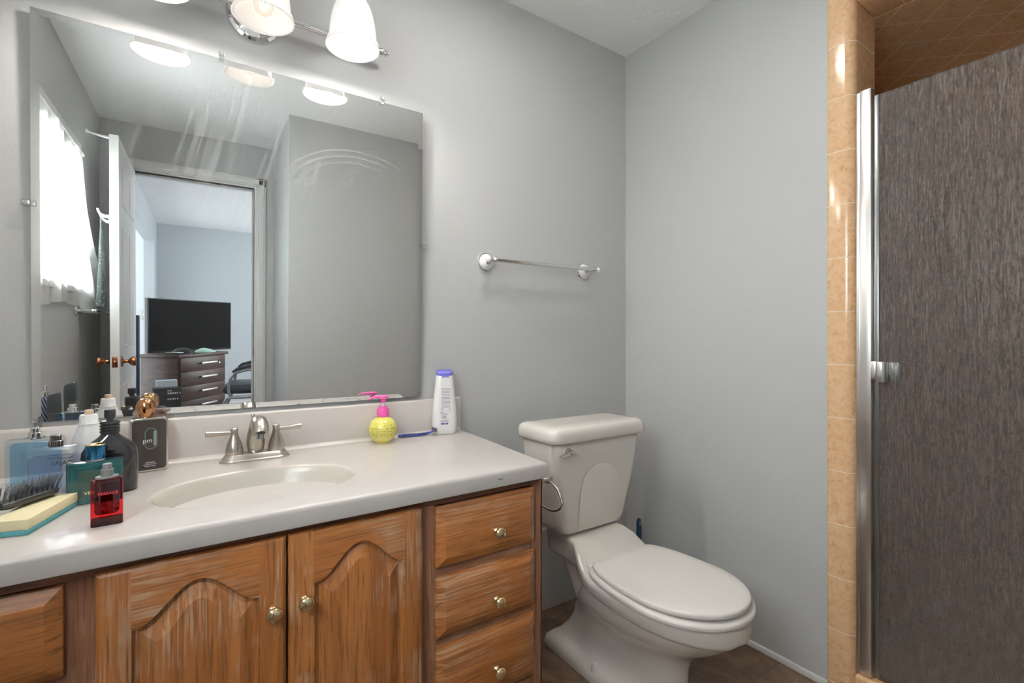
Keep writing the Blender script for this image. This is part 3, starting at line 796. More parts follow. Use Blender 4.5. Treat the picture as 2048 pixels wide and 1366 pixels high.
# ------------------------------------------------------------------ shower door
def rain_glass():
    t = NT('rain_pattern_glass'); b = t.bsdf((.86, .85, .83), .10, 0., Transmission_Weight=1.0, IOR=1.5)
    v1 = t.coord((1, 150, 11)); v2 = t.coord((1, 120, 75))
    n1 = t.noise(v1, 1., 3, .6, 1.8); n2 = t.noise(v2, 2.2, 3, .6, .5)
    crack = t.ramp(n1, [(.44, (1, 1, 1)), (.50, (0, 0, 0)), (.56, (1, 1, 1))])
    h = t.math('ADD', t.math('MULTIPLY', crack, .7), t.math('MULTIPLY', n2, .8)); nb = t.bump(h, .6, .0030)
    # painted-in reflection: diffuse film that greys the pane
    sheen = t.new('ShaderNodeBsdfDiffuse'); sheen.inputs[0].default_value = (.50, .50, .51, 1); t.link(nb, sheen.inputs['Normal'])
    pt = t.noise(t.coord((1, 3, 2)), 1.6, 4, .6)
    f = t.math('MULTIPLY', t.math('ADD', t.math('MULTIPLY', crack, .6), .4), t.math('ADD', t.math('MULTIPLY', pt, .16), .045))
    mx = t.new('ShaderNodeMixShader'); t.link(f, mx.inputs[0]); t.link(b.outputs[0], mx.inputs[1]); t.link(sheen.outputs[0], mx.inputs[2]); t.link(mx.outputs[0], t.out.inputs[0]); return t.m
sd = thing('shower_door', 'frameless rain glass shower door latched against a satin aluminium jamb', 'shower door', (1.735, .6485, .09))
m = MB(); m.box(-.008, .014, -.010, -.0005, .005, 1.785, .001); m.box(-.012, -.007, -.012, -.0005, .005, 1.785, .001); ch = m.build('jamb_channel', ALU, sd)
m = MB(); m.box(-.014, .020, -.040, -.0102, .004, 1.788, .0015); m.build('strike_post', ALU, sd)
m = MB(); m.box(-.002, .010, -.0565, -.0405, .010, 1.766, .0025); m.build('magnetic_seal', clear('milky_seal', (.72, .75, .74), .25, .3), sd)
m = MB(); m.box(.001, .0065, -.79, -.0505, .012, 1.765); m.build('glass_panel', rain_glass(), sd, 0)
m = MB(); m.box(-.0195, -.0145, -.054, -.041, .906, .962, .001); m.box(-.016, -.002, -.054, -.050, .906, .962, .001); m.build('strike_plate', ALU, sd)
m = MB()
pr = [(-.006, -.0555), (-.0235, -.0565), (-.026, -.060), (-.0255, -.071), (-.022, -.0765), (-.0165, -.079), (.000, -.079), (.000, -.0745), (-.006, -.074)]
m.prism(pr, .901, .961, .0008, plane='xy'); hd = m.build('handle', ALU, sd, 30)
MB().box(.0066, .018, -.104, -.062, .903, .960, .002).build('inner_grip', CHROME, sd)
m = MB(); m.box(.006, .018, -.79, -.05, .0, .014, .001); m.build('sweep', clear('seal_strip', (.8, .8, .78), .2, .3), sd)

# ------------------------------------------------------------------ bottles and toiletries on the counter
INK = plain('black_ink', (.02, .02, .02), .5); WINK = plain('white_ink', (.85, .83, .80), .4); GINK = plain('gold_ink', (.80, .62, .30), .35)
def rrz(hx, hy, r, z, n=5, cx=0, cy=0): return [(x, y, z) for x, y in rrect(cx, cy, hx, hy, r, n)]
def sprayer(parent, mat, x, z, r0, r1, h0, h1, flange=None):
    m = MB()
    if flange: m.lathe([(flange, z), (flange, z + .002), (r0, z + .0025)], (x, 0, 0), 'z', 24, True, False)
    m.lathe([(r0, z), (r0, z + h0 - .001), (r0 - .001, z + h0), (r1, z + h0), (r1, z + h0 + h1 - .001), (r1 - .001, z + h0 + h1)], (x, 0, 0), 'z', 24)
    return m.build('sprayer', mat, parent, 30)

# light blue square bottle
b = thing('perfume_bottle', 'tall square light blue glass bottle with a chrome sprayer by the backsplash', 'perfume', (-.250, 1.392, ZC), R(-3), 'perfume bottles on the counter')
m = MB(); m.rings([rrz(.042, .0145, .006, 0), rrz(.0445, .016, .006, .002), rrz(.0445, .016, .006, .120), rrz(.042, .0135, .006, .1225)]); m.build('glass', clear('pale_blue_glass', (.88, .95, .98), .05), b, 40)
m = MB(); m.rings([rrz(.036, .010, .008, .010), rrz(.039, .011, .008, .016), rrz(.039, .011, .008, .070), rrz(.039, .011, .008, .112), rrz(.036, .008, .006, .114)]); m.build('perfume', clear('blue_perfume', (.66, .83, .96), .02), b, 40)
sprayer(b, CHROME, -.002, .1225, .0115, .0082, .0125, .0095, .016)

# lilac rounded bottle
b = thing('perfume_bottle', 'clear rounded bottle of pale lilac perfume with dark chrome sprayer and reversed lettering', 'perfume', (-.212, 1.342, ZC), R(-4), 'perfume bottles on the counter')
m = MB(); rs = []
def lil(d, y): return [(x, y, z) for x, z in rrect(0, .0555, .0505 - d, .0555 - d, .018, 7)]
m.rings([lil(.006, -.0165), lil(.001, -.013), lil(0, -.008), lil(0, .008), lil(.001, .013), lil(.006, .0165)]); m.build('glass', clear('clear_bottle_glass', (.985, .985, .99), .04), b, 40)
def lil2(d, y): return [(x, y, z) for x, z in rrect(0, .052, .041 - d, .040 - d, .010, 6)]
m = MB(); m.rings([lil2(.003, -.011), lil2(0, -.008), lil2(0, .008), lil2(.003, .011)]); m.build('perfume', clear('lilac_perfume', (.91, .885, .95), .0), b, 40)
sprayer(b, plain('dark_chrome', (.30, .28, .27), .18, 1.), 0, .110, .0118, .0090, .0125, .0105)
text('lettering', 'ZIAJAS', .0125, INK, b, (.006, .0172, .071), mirror=True)
m = MB(); m.tube([(-.018, .0172, .084), (-.012, .0172, .0815), (-.004, .0172, .084), (.008, .0172, .081), (.018, .0172, .0815), (.024, .0172, .085)], .0006, 6); m.build('swash', INK, b, 60)

# white squeeze bottle
b = thing('squeeze_bottle', 'white conical squeeze bottle with beige cap half hidden behind the black bottle', 'bottle', (-.172, 1.432, ZC))
m = MB(); m.lathe([(.030, 0), (.033, .003), (.0345, .05), (.033, .085), (.027, .112), (.0205, .131), (.0180, .138), (.0185, .140), (.0165, .142), (.0160, .158), (.0145, .160), (.001, .1605)], n=36); m.build('body', WHITE_PL, b, 50)
m = MB(); m.lathe([(.0082, .1605), (.0082, .1685), (.0074, .170), (.001, .170)], n=24); m.build('cap', plain('beige_plastic', (.62, .44, .30), .4), b, 40)

# black flask with ribbed neck
b = thing('perfume_bottle', 'black round-shouldered flask with ribbed neck and black sprayer behind the teal bottle', 'perfume', (-.128, 1.352, ZC), R(4), 'perfume bottles on the counter')
m = MB(); m.rings([[(x, y, z) for x, y in rrect(0, 0, hx, hy, min(hx, hy) * .95, 7)] for z, hx, hy in ((0, .044, .020), (.003, .0475, .0225), (.03, .0485, .0235), (.075, .0485, .0235), (.090, .0465, .023), (.101, .0405, .0215), (.110, .031, .0195), (.117, .0225, .0175), (.122, .0175, .016), (.126, .0155, .0155))])
m.build('body', BLACK_GL, b, 60)
m = MB(); pr = [(.0150, .124)]
for k in range(4): z = .127 + k * .0062; pr += [(.0150, z), (.0172, z + .0015), (.0175, z + .003), (.0172, z + .0045), (.0150, z + .0058)]
m.lathe(pr + [(.0150, .153), (.010, .154)], n=32); m.build('ribbed_neck', BLACK_PL, b, 40)
sprayer(b, BLACK_PL, 0, .154, .0065, .0098, .006, .017)

# black slab bottle in a clear case, copper ball cap
b = thing('perfume_bottle', 'flat black rectangular bottle in a silvery clear case with a copper ball cap', 'perfume', (-.069, 1.518, ZC), R(9), 'perfume bottles on the counter')
def slab(hx, hz, cz, r, y, n=6): return [(x, y, z) for x, z in rrect(0, cz, hx, hz, r, n)]
m = MB()
m.rings([slab(.0345, .0615, .0665, .008, -.0165), slab(.038, .065, .0665, .010, -.0165), slab(.039, .066, .0665, .010, -.0155), slab(.039, .066, .0665, .010, .0155), slab(.037, .064, .0665, .010, .0168)], False, True)
m.build('case', plain('silvery_clear_case', (.62, .60, .56), .12, .85), b, 40)
m = MB(); m.rings([slab(.0345, .0615, .0665, .008, -.0150), slab(.0340, .061, .0665, .008, -.0164)], False, True); m.build('panel', plain('gloss_brown_black_panel', (.030, .022, .018), .10), b, 30)
m = MB()
o_ = [(x, -.0170, z) for x, z in rrect(.003, .082, .0125, .0265, .0124, 8)]; i_ = [(x, -.0170, z) for x, z in rrect(.003, .082, .0105, .0245, .0104, 8)]
m.rings([o_, i_], False, False); m.build('numeral_outline', plain('grey_green_ink', (.13, .18, .15), .3), b, 0)
m = MB(); m.box(.0085, .0133, -.0171, -.0166, .064, .100); m.build('numeral_stroke', plain('pale_green_ink', (.22, .28, .23), .3), b, 0)
text('lettering', 'pm', .0155, WINK, b, (-.004, -.0172, .077), depth=.0002)
text('lettering', 'AFNAN', .0058, WINK, b, (.001, -.0168, .0225)); MB().box(-.0135, .0145, -.0170, -.0166, .0178, .0186).build('rule', WINK, b, 0); text('lettering', '100ml 3.4oz', .0046, WINK, b, (.001, -.0168, .0140))
m = MB(); m.lathe([(.013, .1325), (.0135, .137), (.0165, .141), (.0192, .147), (.0208, .155), (.0208, .161), (.0190, .1695), (.0150, .176), (.009, .1800), (.001, .1812)], (-.005, 0, 0), 'z', 40); m.build('ball_cap', plain('copper_cap', (.48, .24, .11), .10, 1.), b, 60)

# clear pinkish bottle with gold cap between the slab bottle and the mirror
b = thing('perfume_bottle', 'clear pinkish glass bottle with a gold sprayer between slab bottle and mirror', 'perfume', (-.066, 1.551, ZC), R(3), 'perfume bottles on the counter')
m = MB(); m.rings([rrz(.028, .011, .004, 0), rrz(.031, .0125, .004, .002), rrz(.031, .0125, .004, .142), rrz(.028, .010, .004, .147)]); m.build('glass', clear('pinkish_glass', (.93, .84, .80), .08), b, 30)
m = MB(); m.rings([rrz(.026, .009, .004, .012), rrz(.026, .009, .004, .105)]); m.build('perfume', clear('rose_perfume', (.90, .72, .66), .0), b, 30)
m = MB(); m.lathe([(.012, .147), (.0125, .149), (.0125, .153), (.0105, .154), (.0105, .157)], (-.004, 0, 0)); m.lathe([(.0105, .157), (.0108, .158), (.0108, .175), (.0098, .1765), (.001, .1765)], (-.016, 0, 0) if False else (-.006, 0, 0), 'z', 28); m.build('sprayer', GOLD, b, 30)

# teal flat bottle
b = thing('perfume_bottle', 'wide dark teal bottle with gold lettering and a blue cap, behind the red bottle', 'perfume', (-.1445, 1.289, ZC), R(2), 'perfume bottles on the counter')
TEAL = plain('dark_teal_glass', (.005, .042, .044), .06, 0., Coat_Weight=.4)
m = MB(); m.box(-.0435, .0435, -.0135, .0135, 0, .0835, .0022); m.build('body', TEAL, b)
m = MB()       # raised frame with a running groove
for d in (.003, .008, .0105):
    hx_, hz0, hz1 = .0435 - d, d, .0835 - d
    for x0, x1, z0, z1 in ((-hx_, hx_, hz0, hz0 + .001), (-hx_, hx_, hz1 - .001, hz1), (-hx_, -hx_ + .001, hz0, hz1), (hx_ - .001, hx_, hz0, hz1)): m.box(x0, x1, -.0141, -.0130, z0, z1)
m.build('embossed_frame', plain('bright_teal_edge', (.012, .085, .080), .12), b, 0)
m = MB(); m.box(-.0245, .0245, -.0139, -.0130, .012, .066, .0003); m.build('panel', plain('olive_teal_panel', (.022, .042, .034), .15), b, 30)
text('lettering', 'VERSACE', .0088, GINK, b, (.003, -.0142, .0215), sx=1.12)
m = MB(); m.lathe([(.0150, .0835), (.0150, .0865)], n=32); m.build('cap_collar', ALU, b, 30)
m = MB(); m.lathe([(.0158, .0865), (.0162, .0875), (.0162, .1135)], n=36, cap1=False); m.lathe([(.0162, .1135), (.0162, .1142)], n=36, cap0=False); cp = m.build('cap', plain('metallic_blue', (.025, .14, .27), .22, .9), b, 30)
m = MB(); m.lathe([(.0162, .1140), (.0162, .1152), (.0152, .1162), (.0090, .1155), (.0060, .1168), (.001, .1175)], n=36); m.build('cap_medallion', GOLD, cp, 30)

# red bottle in front
b = thing('perfume_bottle', 'small red glass bottle with a grey sprayer nearest the counter front', 'perfume', (-.110, 1.122, ZC), R(3), 'perfume bottles on the counter')
m = MB(); m.rings([rrz(.0205, .0125, .004, 0), rrz(.0222, .0140, .004, .0015), rrz(.0222, .0140, .004, .078), rrz(.0205, .0122, .004, .0815)]); m.build('glass', clear('red_tinted_glass', (.86, .16, .17), .05), b, 35)
def rb(d, y, z0=.019, z1=.074): return [(x, y, z) for x, z in rrect(0, (z0 + z1) / 2, .0170 - d, (z1 - z0) / 2 - d, .007, 6)]
m = MB(); m.rings([rb(.002, -.0105), rb(0, -.0085), rb(0, .0085), rb(.002, .0105)]); m.build('perfume', clear('deep_red_perfume', (.45, .015, .03), .02), b, 40)
m = MB(); m.rings([rrz(.0218, .0136, .004, .0004), rrz(.0218, .0136, .004, .0095)]); m.build('thick_base', clear('dark_red_base', (.30, .10, .09), .02), b, 30)
text('lettering', 'VERSACE', .0064, plain('red_foil', (.75, .05, .05), .3), b, (.0015, -.0143, .0565), sx=1.1)
GREY_PL = plain('grey_plastic', (.15, .145, .145), .35)
m = MB(); m.lathe([(.0165, .0815), (.0168, .0822), (.0168, .0842), (.016, .085)], n=36, sy=.78); m.build('collar', GREY_PL, b, 30)
sprayer(b, GREY_PL, 0, .0848, .0092, .0070, .0125, .0095)

# slim blue-striped bottle and two deodorants (seen in the mirror, just left of the frame)
b = thing('perfume_bottle', 'slim navy striped bottle with a chrome top at the mirror\'s lower left', 'perfume', (-.338, 1.262, ZC), 0, 'perfume bottles on the counter')
def stripes():
    t = NT('navy_striped_glass'); bb = t.bsdf((.05, .07, .14), .12); v = t.coord((1, 1, .45), (0, R(35), 0)); n = t.new('ShaderNodeTexWave'); n.inputs['Scale'].default_value = 60; n.inputs['Distortion'].default_value = 1.5
    t.link(v, n.inputs['Vector']); c = t.ramp(n.outputs[0], [(.55, (.025, .035, .08)), (.8, (.30, .36, .46))]); t.link(c, bb.inputs['Base Color']); return t.m
m = MB(); m.lathe([(.0125, 0), (.0135, .002), (.0135, .150), (.012, .152)], n=28); m.build('body', stripes(), b, 40)
sprayer(b, CHROME, 0, .152, .0118, .0085, .016, .016)
DEO = plain('slate_grey_plastic', (.055, .065, .072), .35)
for x, y, h, lab in ((-.310, 1.285, .162, 'slate grey deodorant stick beside the slim striped bottle'), (-.2895, 1.198, .181, 'slate grey deodorant stick standing beyond the blue bottle\'s reflection')):
    b = thing('deodorant_stick', lab, 'deodorant', (x, y, ZC), 0, 'deodorant sticks')
    m = MB(); m.rings([[(px, py, z) for px, py in rrect(0, 0, hx, hy, hy * .95, 6)] for z, hx, hy in ((0, .0135, .009), (.003, .0155, .0105), (h - .055, .0155, .0105))]); m.build('body', DEO, b, 40)
    m = MB(); m.rings([[(px, py, z + (.012 * (px / .016) if z > h - .02 else 0) * .5) for px, py in rrect(0, 0, hx, hy, hy * .95, 6)] for z, hx, hy in ((h - .0545, .0145, .0100), (h - .052, .0165, .0118), (h - .012, .0158, .0112), (h - .004, .0150, .0105), (h, .0120, .0080))]); m.build('cap', DEO, b, 40)

# yellow sponge with teal scouring layer, brush on top
b = thing('sponge', 'pale yellow sponge with a teal scouring layer under the hairbrush', 'sponge', (-.213, 1.129, ZC), math.atan2(.149, .044))
def foam(name, c, bs):
    t = NT(name); bb = t.bsdf(c, .85); v = t.coord(); n = t.noise(v, 420, 3, .7); t.bump(n, bs, .0015); return t.m
m = MB(); m.box(0, .155, 0, .056, .0085, .0265, .002); m.build('foam', foam('yellow_foam', (.80, .71, .45), .35), b)
m = MB(); m.box(-.0006, .1556, -.0006, .0566, 0, .0085, .0015); m.build('scouring_pad', foam('teal_scourer', (.10, .33, .35), .9), b)
b = thing('hairbrush', 'black hairbrush with long bristles lying on the yellow sponge', 'hairbrush', (-.262, 1.196, ZC + .0265))
ax = Vector((.085, .128, .0)); L = ax.length; rzb = math.atan2(ax.y, ax.x); b.rotation_euler = (0, 0, rzb)
BR = plain('brush_black', (.022, .020, .019), .38)
m = MB(); m.tube([(-.125, .001, .010), (-.10, 0, .0115), (-.06, 0, .012), (-.03, 0, .0125), (-.010, 0, .0135), (.005, 0, .013)], [.006, .0085, .0095, .0095, .0085, .0065], 16, flat=.9); m.build('brush_handle', BR, b, 60)
m = MB(); m.rings([[(x, y, z) for x, y in rrect(.050, 0, hx, hy, hy * .8, 6)] for z, hx, hy in ((.004, .048, .011), (.007, .053, .0155), (.013, .054, .0165), (.016, .052, .0150), (.017, .049, .012))]); hd = m.build('head', BR, b, 50)
BRI = plain('bristle_black', (.014, .013, .013), .3)
for i in range(10):
    for j in range(6):
        x = .006 + i * .0098 + (.004 if j % 2 else 0); y = -.0125 + j * .005
        tip = (x + .010 + random.uniform(-.001, .001), y * 1.35, .040 + random.uniform(-.002, .002))
        m = MB(); m.tube([(x, y, .0155), (x + .004, y * 1.15, .028), tip], [.0012, .0010, .0007], 6); m.build('bristle', BRI, hd, 60)

# yellow round pump bottle
b = thing('soap_dispenser', 'round yellow gel bottle with a pink pump on the counter', 'pump bottle', (.532, 1.5195, ZC))
def gelmat():
    t = NT('yellow_gel'); bb = t.bsdf((.72, .66, .13), .12, 0., Coat_Weight=.4, Subsurface_Weight=.0)
    v = t.coord(); n = t.noise(v, 110, 3, .6); c = t.ramp(n, [(.30, (.58, .53, .09)), (.55, (.66, .61, .14)), (.75, (.74, .70, .24))])
    sp = t.new('ShaderNodeSeparateXYZ'); t.link(v, sp.inputs[0]); lo = t.ramp(sp.outputs[2], [(.010, (1, 1, 1)), (.024, (0, 0, 0))])
    c = t.mix(lo, c, (.86, .77, .24)); t.link(c, bb.inputs['Base Color']); return t.m
m = MB(); RS = .0445
pr = [(.022, .0)] + [(RS * math.cos(a), .0405 + RS * math.sin(a)) for a in [R(-62 + 7.0 * i) for i in range(20)]] + [(.0175, .082), (.0165, .085)]
m.lathe(pr, n=48); m.build('body', gelmat(), b, 60)
PINK = plain('pink_plastic', (.72, .10, .36), .3)
m = MB(); m.lathe([(.0185, .082), (.0195, .084), (.0195, .103), (.0185, .106), (.014, .1065), (.0135, .114), (.006, .1145)], n=36); m.build('collar', PINK, b, 35)
m = MB(); m.lathe([(.0055, .1145), (.0055, .130)], n=20); m.build('stem', WHITE_PL, b, 40)
m = MB(); m.lathe([(.0075, .126), (.0078, .136), (.0085, .139), (.0165, .1405), (.0175, .1435), (.0165, .1475), (.010, .149), (.001, .1492)], n=32)
m.tube([(-.004, .001, .1445), (-.018, -.001, .1450), (-.030, -.003, .1448), (-.040, -.0045, .1420), (-.046, -.0055, .1385)], [.0075, .0060, .0048, .0042, .0036], 14, flat=.75); m.build('pump_head', PINK, b, 50)
m = MB()
def on_ball(lon, z):
    r = math.sqrt(max(1e-9, RS ** 2 - (z - .0405) ** 2)) + .0004
    return (r * math.sin(lon), -r * math.cos(lon), z)
def ball_patch(m, l0, l1, z0, z1):
    k = 3
    for i in range(k):
        a, c = l0 + (l1 - l0) * i / k, l0 + (l1 - l0) * (i + 1) / k
        m.quad(on_ball(a, z0), on_ball(c, z0), on_ball(c, z1), on_ball(a, z1))
for z, h_, dens in ((.0470, .0042, .75), (.0395, .0022, .8), (.0345, .0018, .7), (.0300, .0026, .75), (.0260, .0016, .7)):
    l = -1.35
    while l < 1.3:
        wd = random.uniform(.03, .10)
        if random.random() < dens: ball_patch(m, l, l + wd, z, z + h_ * random.uniform(.6, 1.))
        l += wd + random.uniform(.015, .035)
for l, z in ((-.25, .056), (-.20, .0565), (.25, .058), (.29, .056)): ball_patch(m, l, l + .03, z, z + .004)
m.build('label_print', plain('brown_ink', (.20, .16, .03), .5), b, 0)

# blue razor
b = thing('razor', 'blue disposable razor lying between the yellow bottle and the white bottle', 'razor', (.655, 1.538, ZC), R(-7))
BLU = plain('razor_blue', (.050, .075, .30), .3)
m = MB(); m.tube([(-.064, 0, .0075), (-.060, 0, .0080), (-.045, 0, .0080), (-.020, 0, .0065), (.010, 0, .0060), (.030, 0, .0070), (.048, 0, .0110), (.060, 0, .0165)], [.0035, .0065, .0075, .0068, .0060, .0058, .0045, .0032], 16, flat=.8); m.build('handle', BLU, b, 60)
m = MB()
for i in range(17):
    x = -.050 + i * .0055
    m.box(x, x + .0022, -.0078, -.0040, .0055, .0135, .0006)
m.build('grip_ribs', plain('dark_navy_rubber', (.012, .014, .05), .5), b)
m = MB(); m.box(.058, .065, -.020, .020, .0135, .026, .0015); hdz = m.build('razor_head', plain('dark_grey_plastic', (.045, .045, .05), .35), b)
for k in range(2): MB().box(.0650, .0655, -.018, .018, .0165 + k * .004, .0182 + k * .004).build('blade', CHROME, hdz, 0)

# white body-wash bottle
b = thing('body_wash_bottle', 'tall white body wash bottle with a violet blue flip cap at the counter corner', 'bottle', (.757, 1.536, ZC), R(-16))
m = MB(); m.rings([[(x, y, z) for x, y in rrect(0, 0, hx, hy, hy * .92, 8)] for z, hx, hy in ((0, .034, .018), (.003, .0385, .0215), (.020, .0425, .0235), (.045, .0435, .024), (.09, .0405, .023), (.13, .0365, .0215), (.165, .0325, .0205), (.188, .0305, .020), (.200, .0295, .0195), (.204, .0275, .0185))]); m.build('body', plain('white_bottle_plastic', (.80, .79, .79), .3), b, 50)
VIO = plain('violet_blue_plastic', (.16, .15, .52), .3)
m = MB(); m.rings([[(x, y, z + .004 * (-y / .02)* -1) for x, y in rrect(0, 0, hx, hy, hy * .92, 8)] for z, hx, hy in ((.203, .0270, .0182), (.206, .0285, .0195), (.214, .0300, .0210), (.2175, .0300, .0210), (.2190, .0285, .0195))]); cp = m.build('cap', VIO, b, 50)
m = MB(); m.prism([(-.011, .196), (-.006, .199), (.006, .199), (.011, .196), (.011, .206), (-.011, .206)], -.0212, -.0185); m.build('thumb_tab', VIO, cp, 0)
def body_front(x, z):
    hx = lerp_table([(0, .034), (.003, .0385), (.020, .0425), (.045, .0435), (.09, .0405), (.13, .0365), (.165, .0325), (.188, .0305)], z); hy = lerp_table([(0, .018), (.02, .0235), (.045, .024), (.09, .023), (.13, .0215), (.165, .0205), (.188, .02)], z)
    r = hy * .92; q = max(0, abs(x) - (hx - r)); return -(hy - r + math.sqrt(max(1e-9, r * r - q * q))) - .0004
m = MB()
def dash(m, x0, x1, z0, z1):
    k = max(1, int((x1 - x0) / .003))
    for i in range(k):
        a, c = x0 + (x1 - x0) * i / k, x0 + (x1 - x0) * (i + 1) / k
        m.quad((a, body_front(a, z0), z0), (c, body_front(c, z0), z0), (c, body_front(c, z1), z1), (a, body_front(a, z1), z1))
z = .158
for n_, step in ((2, .0042), (2, .0042), (8, .0046), (2, .0040)):
    for k in range(n_):
        x = -.0135
        while x < .0155:
            wd = random.uniform(.002, .006); dash(m, x, min(x + wd, .016), z, z + .0016); x += wd + .0009
        z -= step
    z -= .0022
for z in (.090, .086, .0825):
    for x0, x1 in ((-.0165, -.007), (.0105, .0185)):
        x = x0
        while x < x1: wd = random.uniform(.001, .003); dash(m, x, min(x + wd, x1), z, z + .0013); x += wd + .0008
for z in (.073, .0695, .050, .047, .044):
    x = -.017
    while x < (.007 if z > .06 else .010): wd = random.uniform(.0015, .004); dash(m, x, x + wd, z, z + .0015); x += wd + .0008
dash(m, -.0175, -.008, .0765, .0785)
x = -.014
while x < .004: wd = random.choice((.0004, .0007, .0011)); dash(m, x, x + wd, .0555, .0665); x += wd + random.choice((.0005, .0008))
m.build('label_print', plain('grey_violet_ink', (.20, .20, .27), .5), b, 0)
m = MB(); dash(m, -.0165, .0085, .0355, .0410); m.build('label_band', plain('navy_ink', (.065, .07, .24), .4), b, 0)
m = MB()
for k in range(4): dash(m, -.0065 + k * .0022, -.0050 + k * .0022, .0373, .0391)
o_ = m.build('band_print', WINK, b, 0); o_.location = (0, -.0003, 0)

# ------------------------------------------------------------------ bathroom door (seen in the mirror)
dr = MB()
DX, DY0, DY1 = -.362, -.905, -.148
dr.box(DX, DX + .040, DY0, DY1, .012, 2.125, .0015, 1)
door_o = struct(dr.build('door_1', WHITE_TRIM))
dw = DY1 - DY0
for side, xs in ((1, DX + .040), (-1, DX)):
    m = MB()
    for c in (0, 1):
        y0 = DY0 + .105 + c * (dw - .21 + .09) / 2; y1 = y0 + (dw - .21 - .09) / 2
        for z0, z1 in ((.24, .80), (1.00, 1.66), (1.78, 1.99)):
            def rg_(d, x): return [(x, y0 + d, z0 + d), (x, y1 - d, z0 + d), (x, y1 - d, z1 - d), (x, y0 + d, z1 - d)]
            m.rings([rg_(0, xs + side * .0002), rg_(.004, xs + side * .004), rg_(.010, xs + side * .004), rg_(.018, xs + side * .0006), rg_(.040, xs + side * .0035), rg_(.041, xs + side * .0038)], False, True)
    m.build('door_panels', WHITE_TRIM, door_o, 25)
    m = MB(); ky = DY1 - .065
    m.lathe([(.030, 0), (.031, .003), (.027, .008), (.016, .011), (.010, .014), (.009, .026), (.011, .032), (.019, .038), (.0245, .047), (.0265, .056), (.0245, .062), (.016, .0655), (.001, .066)], (xs, ky, .933), 'x' if side > 0 else '-x', 28)
    m.build('knob', COPPER, door_o, 45)
m = MB(); m.box(DX + .008, DX + .032, DY1 - .0005, DY1 + .0012, .905, .962, .001); m.lathe([(.009, 0), (.009, .004), (.004, .008), (.001, .008)], (DX + .020, DY1 + .001, .933), 'y', 16); m.build('latch_plate', COPPER, door_o)
for y, z, big in ((-.185, 2.115, True), (-.175, 1.70, False), (-.26, 1.685, False)):
    m = MB(); m.box(DX - .004, DX + .0005, y - .009, y + .009, z - .035, z + .010, .001)
    if big: m.tube([(DX, y, z), (DX - .03, y, z + .002), (DX - .075, y, z + .010), (DX - .090, y, z + .014)], [.0085, .006, .0048, .0048], 12); m.lathe([(.001, 0), (.009, .001), (.011, .006), (.009, .012), (.001, .013)], (DX - .086, y, z + .014), '-x', 16)
    else: m.tube([(DX, y, z), (DX - .025, y, z + .001), (DX - .042, y, z + .012), (DX - .050, y, z + .030), (DX - .051, y, z + .038)], [.0095, .0075, .006, .005, .0055], 12)
    m.build('coat_hook', WHITE_PL, door_o, 50)
# dark sequinned scarf on the hook
def drape_mat():
    t = NT('dark_green_sequin_cloth'); b_ = t.bsdf((.035, .05, .047), .6); v = t.coord((90, 90, 40)); n = t.noise(v, 1.6, 3, .6); c = t.ramp(n, [(.60, (.035, .05, .047)), (.66, (.42, .46, .45))]); t.link(c, b_.inputs['Base Color']); return t.m
m = MB(); rs = []
for i in range(22):
    t_ = i / 21; z = 1.715 - .50 * t_; wd = .012 + .030 * smoothstep(0, .8, t_); row = []
    for j in range(15):
        q = j / 14 - .5; row.append((DX - .050 - .012 * math.sin(j * 1.7 + t_ * 2) * t_ - .02 * t_ * q, -.262 + q * wd * 2.2, z - .02 * math.cos(q * 5) * t_))
    back = [(x + .004, y, z) for x, y, z in reversed(row)]
    rs.append(row + back)
m.rings(rs); tag(m.build('scarf', drape_mat(), None, 60), 'dark green sequinned scarf hanging from a hook on the white door', 'scarf')

# curtain over the window, swept over the towel bar
def cloth_mat():
    t = NT('white_curtain_cloth'); d = t.new('ShaderNodeBsdfDiffuse'); d.inputs[0].default_value = (.86, .86, .84, 1); tl = t.new('ShaderNodeBsdfTranslucent'); tl.inputs[0].default_value = (.86, .88, .88, 1)
    mx = t.new('ShaderNodeMixShader'); mx.inputs[0].default_value = .6; t.link(d.outputs[0], mx.inputs[1]); t.link(tl.outputs[0], mx.inputs[2]); t.link(mx.outputs[0], t.out.inputs[0]); return t.m
m = MB(); rs = []; NU, NV = 80, 40
for i in range(NV + 1):
    t_ = i / NV; row = []
    for j in range(NU + 1):
        u = j / NU                       # u = 0 near the mirror wall, 1 toward the door
        y = .80 - u * (.99 + .38 * smoothstep(.25, 1, t_) * smoothstep(.45, 1, u)); zb = 1.225 - .035 * smoothstep(.7, 1, u)
        z = 2.005 + (zb - 2.005) * t_ - .012 * math.sin(u * 9) * t_
        x = XL + .030 + .010 * math.sin(u * 46 + .8 * math.sin(t_ * 3)) * (.5 + .5 * t_) + .050 * smoothstep(.75, 1, u) * t_ + .006 * math.sin(u * 17)
        row.append((x, y, z))
    rs.append(row)
m.rings(rs, False, False, closed=False)
cu = tag(m.build('curtain', cloth_mat(), None, 80, recalc=False), 'white cloth curtain over the bathroom window, draped across the towel bar', 'curtain')
rod = MB(); rod.tube([(XL + .03, -.225, 2.012), (XL + .03, .80, 2.012)], .005, 12)
for y in (-.222, .795): rod.box(XL, XL + .034, y - .004, y + .004, 2.004, 2.020, .001)
rod.build('curtain_rod', WHITE_PL, cu, 40)
